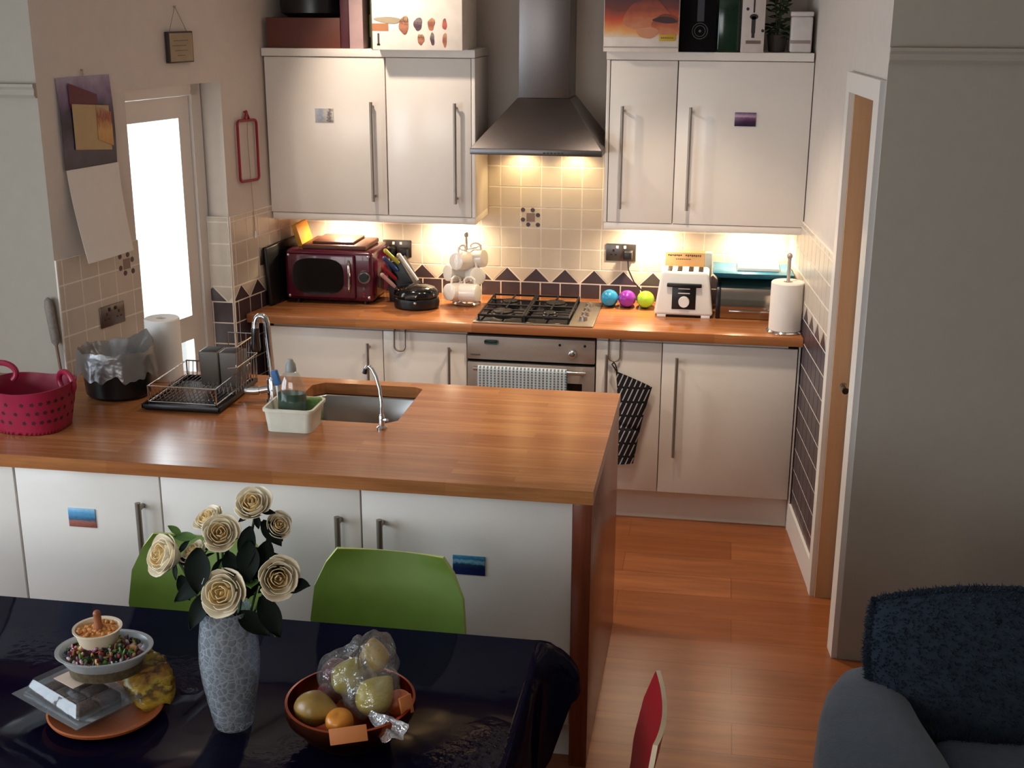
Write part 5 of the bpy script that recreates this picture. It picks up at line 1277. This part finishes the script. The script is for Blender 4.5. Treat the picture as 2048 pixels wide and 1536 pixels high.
# salad bowl
SC = Vector((-.232, -3.69, ZC_+.091))
t = thing('salad_bowl', 'clear oval plastic salad bowl stacked on the cake box', 'bowl', SC, math.radians(18))
b = MB(); b.lathe([(0, .0), (.055, .0), (.062, .004), (.088, .040), (.097, .058), (.104, .060), (.104, .0625), (.095, .061), (.085, .041), (.060, .007), (0, .003)], (0, 0, 0), 48, 1.06, .86); b.done('bowl_body', WHT, t)
cols = [('red onion', (120, 50, 76)), ('lettuce green', (96, 140, 60)), ('dark olive', (38, 36, 34)), ('crouton', (196, 152, 96)), ('tomato', (150, 60, 48)), ('pale onion', (206, 180, 190)), ('dark leaf', (44, 66, 36))]
for ci, (nm, col) in enumerate(cols):
    b = MB(); rnd = random.Random(ci*17+3)
    for k in range(34):
        a = rnd.uniform(0, 2*PI); r = .085*math.sqrt(rnd.uniform(0, 1)); z = .045+.022*(1-(r/.09)**2)+rnd.uniform(0, .010)
        b.ball((r*math.cos(a)*1.04, r*math.sin(a)*.86, z), (rnd.uniform(.004, .013), rnd.uniform(.002, .008), rnd.uniform(.0012, .005)), M=Euler((rnd.uniform(0, 3), rnd.uniform(0, 3), rnd.uniform(0, 3))).to_matrix().to_4x4(), u=8, v=6)
    o = b.done('salad_'+nm.replace(' ', '_'), pm(nm, col, .35, var=.15, scale=70), t); o['kind'] = 'stuff'
b = MB(); b.lathe([(0, .0), (.078, .0), (.083, .032), (0, .040)], (0, 0, .006), 36, 1.04, .86); o = b.done('salad_bed', pm('mixed salad', (86, 72, 48), .6, var=.45, scale=90), t); o['kind'] = 'stuff'
# dip pot on the salad
DC = SC+Vector((-.018, .010, .068))
t = thing('dip_pot', 'small white pot of orange crumbly dip on top of the salad bowl', 'pot', DC)
b = MB(); b.lathe([(0, 0), (.040, 0), (.043, .004), (.052, .036), (.056, .037), (.056, .040), (.050, .039), (.041, .006), (0, .004)], (0, 0, 0), 40); b.done('pot_body', pm('cream pot plastic', (226, 208, 180), .35), t)
b = MB(); b.lathe([(0, .034), (.025, .0335), (.047, .030), (.046, .02), (0, .01)], (0, 0, 0), 32); rnd = random.Random(9)
for k in range(60):
    a = rnd.uniform(0, 2*PI); r = .042*math.sqrt(rnd.uniform(0, 1)); b.ball((r*math.cos(a), r*math.sin(a), .032+.003*rnd.random()), rnd.uniform(.003, .007), u=8, v=6)
o = b.done('dip', pm('orange crumble', (206, 140, 74), .6, var=.25, scale=90), t); o['kind'] = 'stuff'
b = MB(); b.tube([(.004, 0, .030), (.003, .001, .052), (.001, .002, .072)], [.012, .0085, .009], 12); b.ball((.001, .002, .073), .009, u=12, v=8); b.done('dipper', pm('brown stick', (150, 84, 48), .5), t)

# ---- copper bowl with fruit
BX, BY = .362, -3.715
t = thing('copper_bowl', 'copper bowl of fruit at the front of the dining table', 'bowl', (BX, BY, ZC_))
COP = pm('polished copper', (176, 92, 62), .24, 1.0, var=.08)
b = MB(); b.lathe([(0, .001), (.075, .001), (.085, .004), (.115, .030), (.132, .058), (.134, .062), (.142, .064), (.147, .078), (.145, .096), (.139, .097), (.138, .080), (.128, .060), (.110, .034), (.08, .010), (0, .006)], (0, 0, 0), 64); b.done('bowl_body', COP, t, False, 50)
def fruit(name, c, r, col, label, cat, ax=None, elong=1.0, stem=True, pear=False, rough=.35):
    c = Vector(c); t = thing(name, label, cat, c)
    q = (Vector(ax) if ax else Vector((0, 0, 1))).normalized().to_track_quat('Z', 'Y').to_matrix().to_4x4()
    b = MB(); prof_ = []
    for k in range(17):
        a = -PI/2+PI*k/16; z = math.sin(a)*elong; rr_ = math.cos(a)
        if pear: rr_ *= 1-.32*max(0, z)-.10*max(0, z)**2
        elif k > 12: z -= .05*(k-12)
        prof_.append((max(0, rr_)*r, z*r))
    b.lathe(prof_, (0, 0, 0), 28, cap=False); b.xf(q); b.done('flesh', pm(label.split(',')[0][:28]+' skin', col, rough, var=.14, scale=30), t)
    if stem:
        b = MB(); b.tube([(0, 0, r*elong*.82), (.002, 0, r*elong*1.06), (.004, .001, r*elong*1.2)], .0016, 6); b.xf(q); b.done('stalk', pm('fruit stalk', (70, 52, 34), .7), t)
fz = ZC_
fruit('pear', (.300, -3.765, fz+.092), .040, (150, 118, 56), 'brownish pear lying at the left of the copper bowl', 'pear', (.85, -.15, .1), 1.35, True, True)
fruit('plum', (.300, -3.680, fz+.078), .028, (126, 44, 52), 'dark red fruit behind the brownish pear', 'fruit', (0, .2, 1))
fruit('tangerine', (.362, -3.800, fz+.088), .031, (206, 128, 36), 'orange tangerine beside the brownish pear', 'tangerine', (0, -.3, 1), .9, False)
fruit('pear', (.353, -3.695, fz+.140), .037, (168, 156, 54), 'yellow green pear in the middle of the clear bag', 'pear', (.35, .25, .8), 1.25, True, True)
fruit('pear', (.425, -3.728, fz+.118), .042, (184, 168, 66), 'large yellow pear at the lower right of the clear bag', 'pear', (.5, .5, .55), 1.2, True, True)
fruit('pear', (.398, -3.640, fz+.165), .034, (190, 162, 84), 'yellow pear at the top of the clear bag', 'pear', (-.1, .2, 1), 1.2, True, True)
fruit('apple', (.315, -3.665, fz+.130), .030, (110, 24, 34), 'dark red apple at the left inside the clear bag', 'apple', (0, -.2, 1))
fruit('apple', (.362, -3.62, fz+.085), .036, (150, 130, 60), 'green apple at the bottom of the bowl under the bag', 'apple', (0, -.2, 1))
fruit('orange', (.470, -3.700, fz+.085), .030, (206, 104, 50), 'orange fruit at the right rim of the copper bowl', 'orange', (.2, -.2, 1), 1, False)
b = MB(); b.box(-.040, .040, -.003, .003, 0, .034, .001, M=Matrix.Translation((.404, -3.868, fz+.082)) @ Matrix.Rotation(.20, 4, 'Z') @ Matrix.Rotation(-.35, 4, 'X') @ Matrix.Rotation(-.12, 4, 'Y'))
tag(b.done('paper_tag', pm('orange card tag', (206, 124, 66), .6)), 'orange paper tag over the front rim of the copper bowl', 'tag')
b = MB(); b.box(-.016, .016, -.003, .003, 0, .042, .001, M=Matrix.Translation((.500, -3.742, fz+.085)) @ Matrix.Rotation(.9, 4, 'Z') @ Matrix.Rotation(-.25, 4, 'X'))
tag(b.done('paper_tag', pm('orange card tag', (206, 124, 66), .6)), 'orange paper tag at the right edge of the copper bowl', 'tag')
b = MB(); rnd = random.Random(5)
PC = [Vector((.353, -3.695, fz+.140)), Vector((.425, -3.728, fz+.118)), Vector((.398, -3.640, fz+.170)), Vector((.315, -3.668, fz+.130))]; PRr = [.050, .054, .050, .042]
def film(u, v):
    a = 2*PI*u; el = -PI/2+PI*v*.99+.01; d = Vector((math.cos(a)*math.cos(el), math.sin(a)*math.cos(el), math.sin(el)))
    o_ = Vector((.378, -3.688, fz+.128)); best = 0
    for c, r in zip(PC, PRr):
        oc = o_-c; B = d.dot(oc); D = B*B-oc.dot(oc)+r*r
        if D > 0: best = max(best, -B+math.sqrt(D))
        best = max(best, d.dot(c-o_)+r*.80)
    best += .0025*(math.sin(11*a+5*el)+math.sin(7*el-9*a)+.7*math.sin(23*a+3*el))
    return tuple(o_+d*best)
b.grid(film, 72, 40, True)
tag(b.done('plastic_bag', clear('thin clear fruit bag', (246, 246, 246), .17, .10, .35, .5, 60), smooth=70), 'thin clear plastic bag round the pears in the copper bowl', 'bag')
b = MB()
def knot(u, v):
    a = 2*PI*u; r = .010+.022*v+.006*math.sin(5*a+6*v)*v; return (.432+.052*v+r*math.cos(a), -3.785-.030*v+.5*r*math.sin(a), fz+.100+.006*math.sin(4*a)-.012*v+r*.5*math.sin(a))
b.grid(knot, 30, 10, True); tag(b.done('bag_end', clear('gathered bag end', (236, 236, 238), .45, .1, .45, .5, 60), smooth=70), 'gathered end of a clear bag hanging over the front of the bowl', 'bag')

# ================================================================== armchair
t = thing('armchair', 'blue grey armchair at the lower right corner', 'armchair', (1.95, -3.1, 0))
SOFA = pm('blue grey upholstery', (66, 80, 96), .9, var=.12, scale=40, bump=.2, bscale=200, sheen=.3)
secs = [(-2.70, 1.61, 1.66, .46), (-2.76, 1.565, 1.68, .52), (-2.84, 1.515, 1.69, .555), (-2.95, 1.475, 1.70, .575), (-3.08, 1.448, 1.715, .585), (-3.25, 1.430, 1.75, .59), (-3.45, 1.420, 1.785, .585), (-3.65, 1.415, 1.80, .56), (-3.74, 1.43, 1.79, .50), (-3.77, 1.47, 1.76, .42)]
b = MB(); m_ = 28
def armf(u, v):
    q = v*(len(secs)-1); i = min(int(q), len(secs)-2); f_ = q-i; y, xa, xb, zt = [secs[i][k]*(1-f_)+secs[i+1][k]*f_ for k in range(4)]
    cx_ = (xa+xb)/2; hw = (xb-xa)/2
    if u < .3: k = u/.3; return (xa-.006*math.sin(PI*k)+.0, y, .06+(zt-.09-.06)*k)
    if u > .7: k = (1-u)/.3; return (xb, y, .06+(zt-.09-.06)*k)
    a = PI-PI*(u-.3)/.4; e = .72; ca = math.cos(a); sa = math.sin(a)
    return (cx_+hw*math.copysign(abs(ca)**e, ca), y, zt-.09+.09*abs(sa)**e)
b.grid(armf, 40, 36)
for v in (0, 1): b._new([armf(k/40, v) for k in range(41)], [tuple(range(41))])
bmesh.ops.remove_doubles(b.b, verts=b.b.verts, dist=.0003)
b.done('arm', SOFA, t, True, 60)
b = MB(); b.box(1.70, 2.48, -2.78, -2.62, .12, .665, .06, 5); b.done('backrest', SOFA, t, True, 60)
b = MB(); b.box(1.70, 2.45, -3.70, -2.80, .10, .33, .03, 4); b.done('seat_base', SOFA, t, True, 60)
b = MB(); b.box(1.76, 2.42, -3.72, -2.82, .335, .455, .05, 5); b.done('seat_cushion', SOFA, t, True, 60)
b = MB(); b.box(2.43, 2.60, -3.70, -2.62, .10, .58, .06, 5); b.done('arm', SOFA, t, True, 60)
for x in (1.55, 2.5):
    for y in (-3.6, -2.8):
        b = MB(); b.tube([(x, y, 0), (x, y, .115)], .022, 14); b.done('foot', BLACK, t, True)
# shaggy cushion
cth = Matrix.Translation((1.875, -2.905, .625)) @ Matrix.Rotation(math.radians(-6), 4, 'Y') @ Matrix.Rotation(math.radians(-20), 4, 'X')
def cush(u, v, s):
    x = (u*2-1); y = (v*2-1)
    e = (1-abs(x)**3.2)*(1-abs(y)**3.2); th_ = .075*max(e, 0)**.45
    k = 1-.05*(1-abs(x))*abs(y)**2-.0
    return Vector((x*math.sqrt(1-.20*y*y)*.30, s*th_, y*math.sqrt(1-.24*x*x)*.215))
t = thing('shaggy_cushion', 'dark blue grey shaggy cushion propped in the armchair', 'cushion', (1.875, -2.905, .43))
b = MB()
for s in (-1, 1): b.grid(lambda u, v, s=s: tuple(cth @ cush(u, v, s)), 36, 28)
bmesh.ops.remove_doubles(b.b, verts=b.b.verts, dist=.0008)
SHAG = pm('blue grey shag', (46, 55, 66), .95, var=.15, scale=30, spec=.1)
b.done('cover', SHAG, t, True, 60)
b = MB(); rnd = random.Random(11)
for k in range(7000):
    u, v = rnd.random(), rnd.random(); s = -1 if rnd.random() < .8 else 1
    if rnd.random() < .18: u = rnd.choice((rnd.uniform(0, .03), rnd.uniform(.97, 1)))
    elif rnd.random() < .2: v = rnd.choice((rnd.uniform(0, .03), rnd.uniform(.97, 1)))
    p = cush(u, v, s); q = cush(min(u+.01, 1), v, s)-cush(max(u-.01, 0), v, s); w_ = cush(u, min(v+.01, 1), s)-cush(u, max(v-.01, 0), s)
    n_ = q.cross(w_)*(-s)
    if n_.length < 1e-9: continue
    n_ = n_.normalized(); n_ = -n_ if n_.dot(p) < 0 else n_
    d = (n_+Vector((rnd.uniform(-.8, .8), rnd.uniform(-.5, .5), rnd.uniform(-1.0, .6)))).normalized(); ln = rnd.uniform(.006, .015)
    e1 = d.orthogonal().normalized()*.0022; e2 = d.cross(e1).normalized()*.0022
    b._new([cth @ (p+e1), cth @ (p-e1*.5+e2*.87), cth @ (p-e1*.5-e2*.87), cth @ (p+d*ln)], [(0, 1, 3), (1, 2, 3), (2, 0, 3)])
o = b.done('shaggy_pile', SHAG, t, True, 60); o['kind'] = 'stuff'
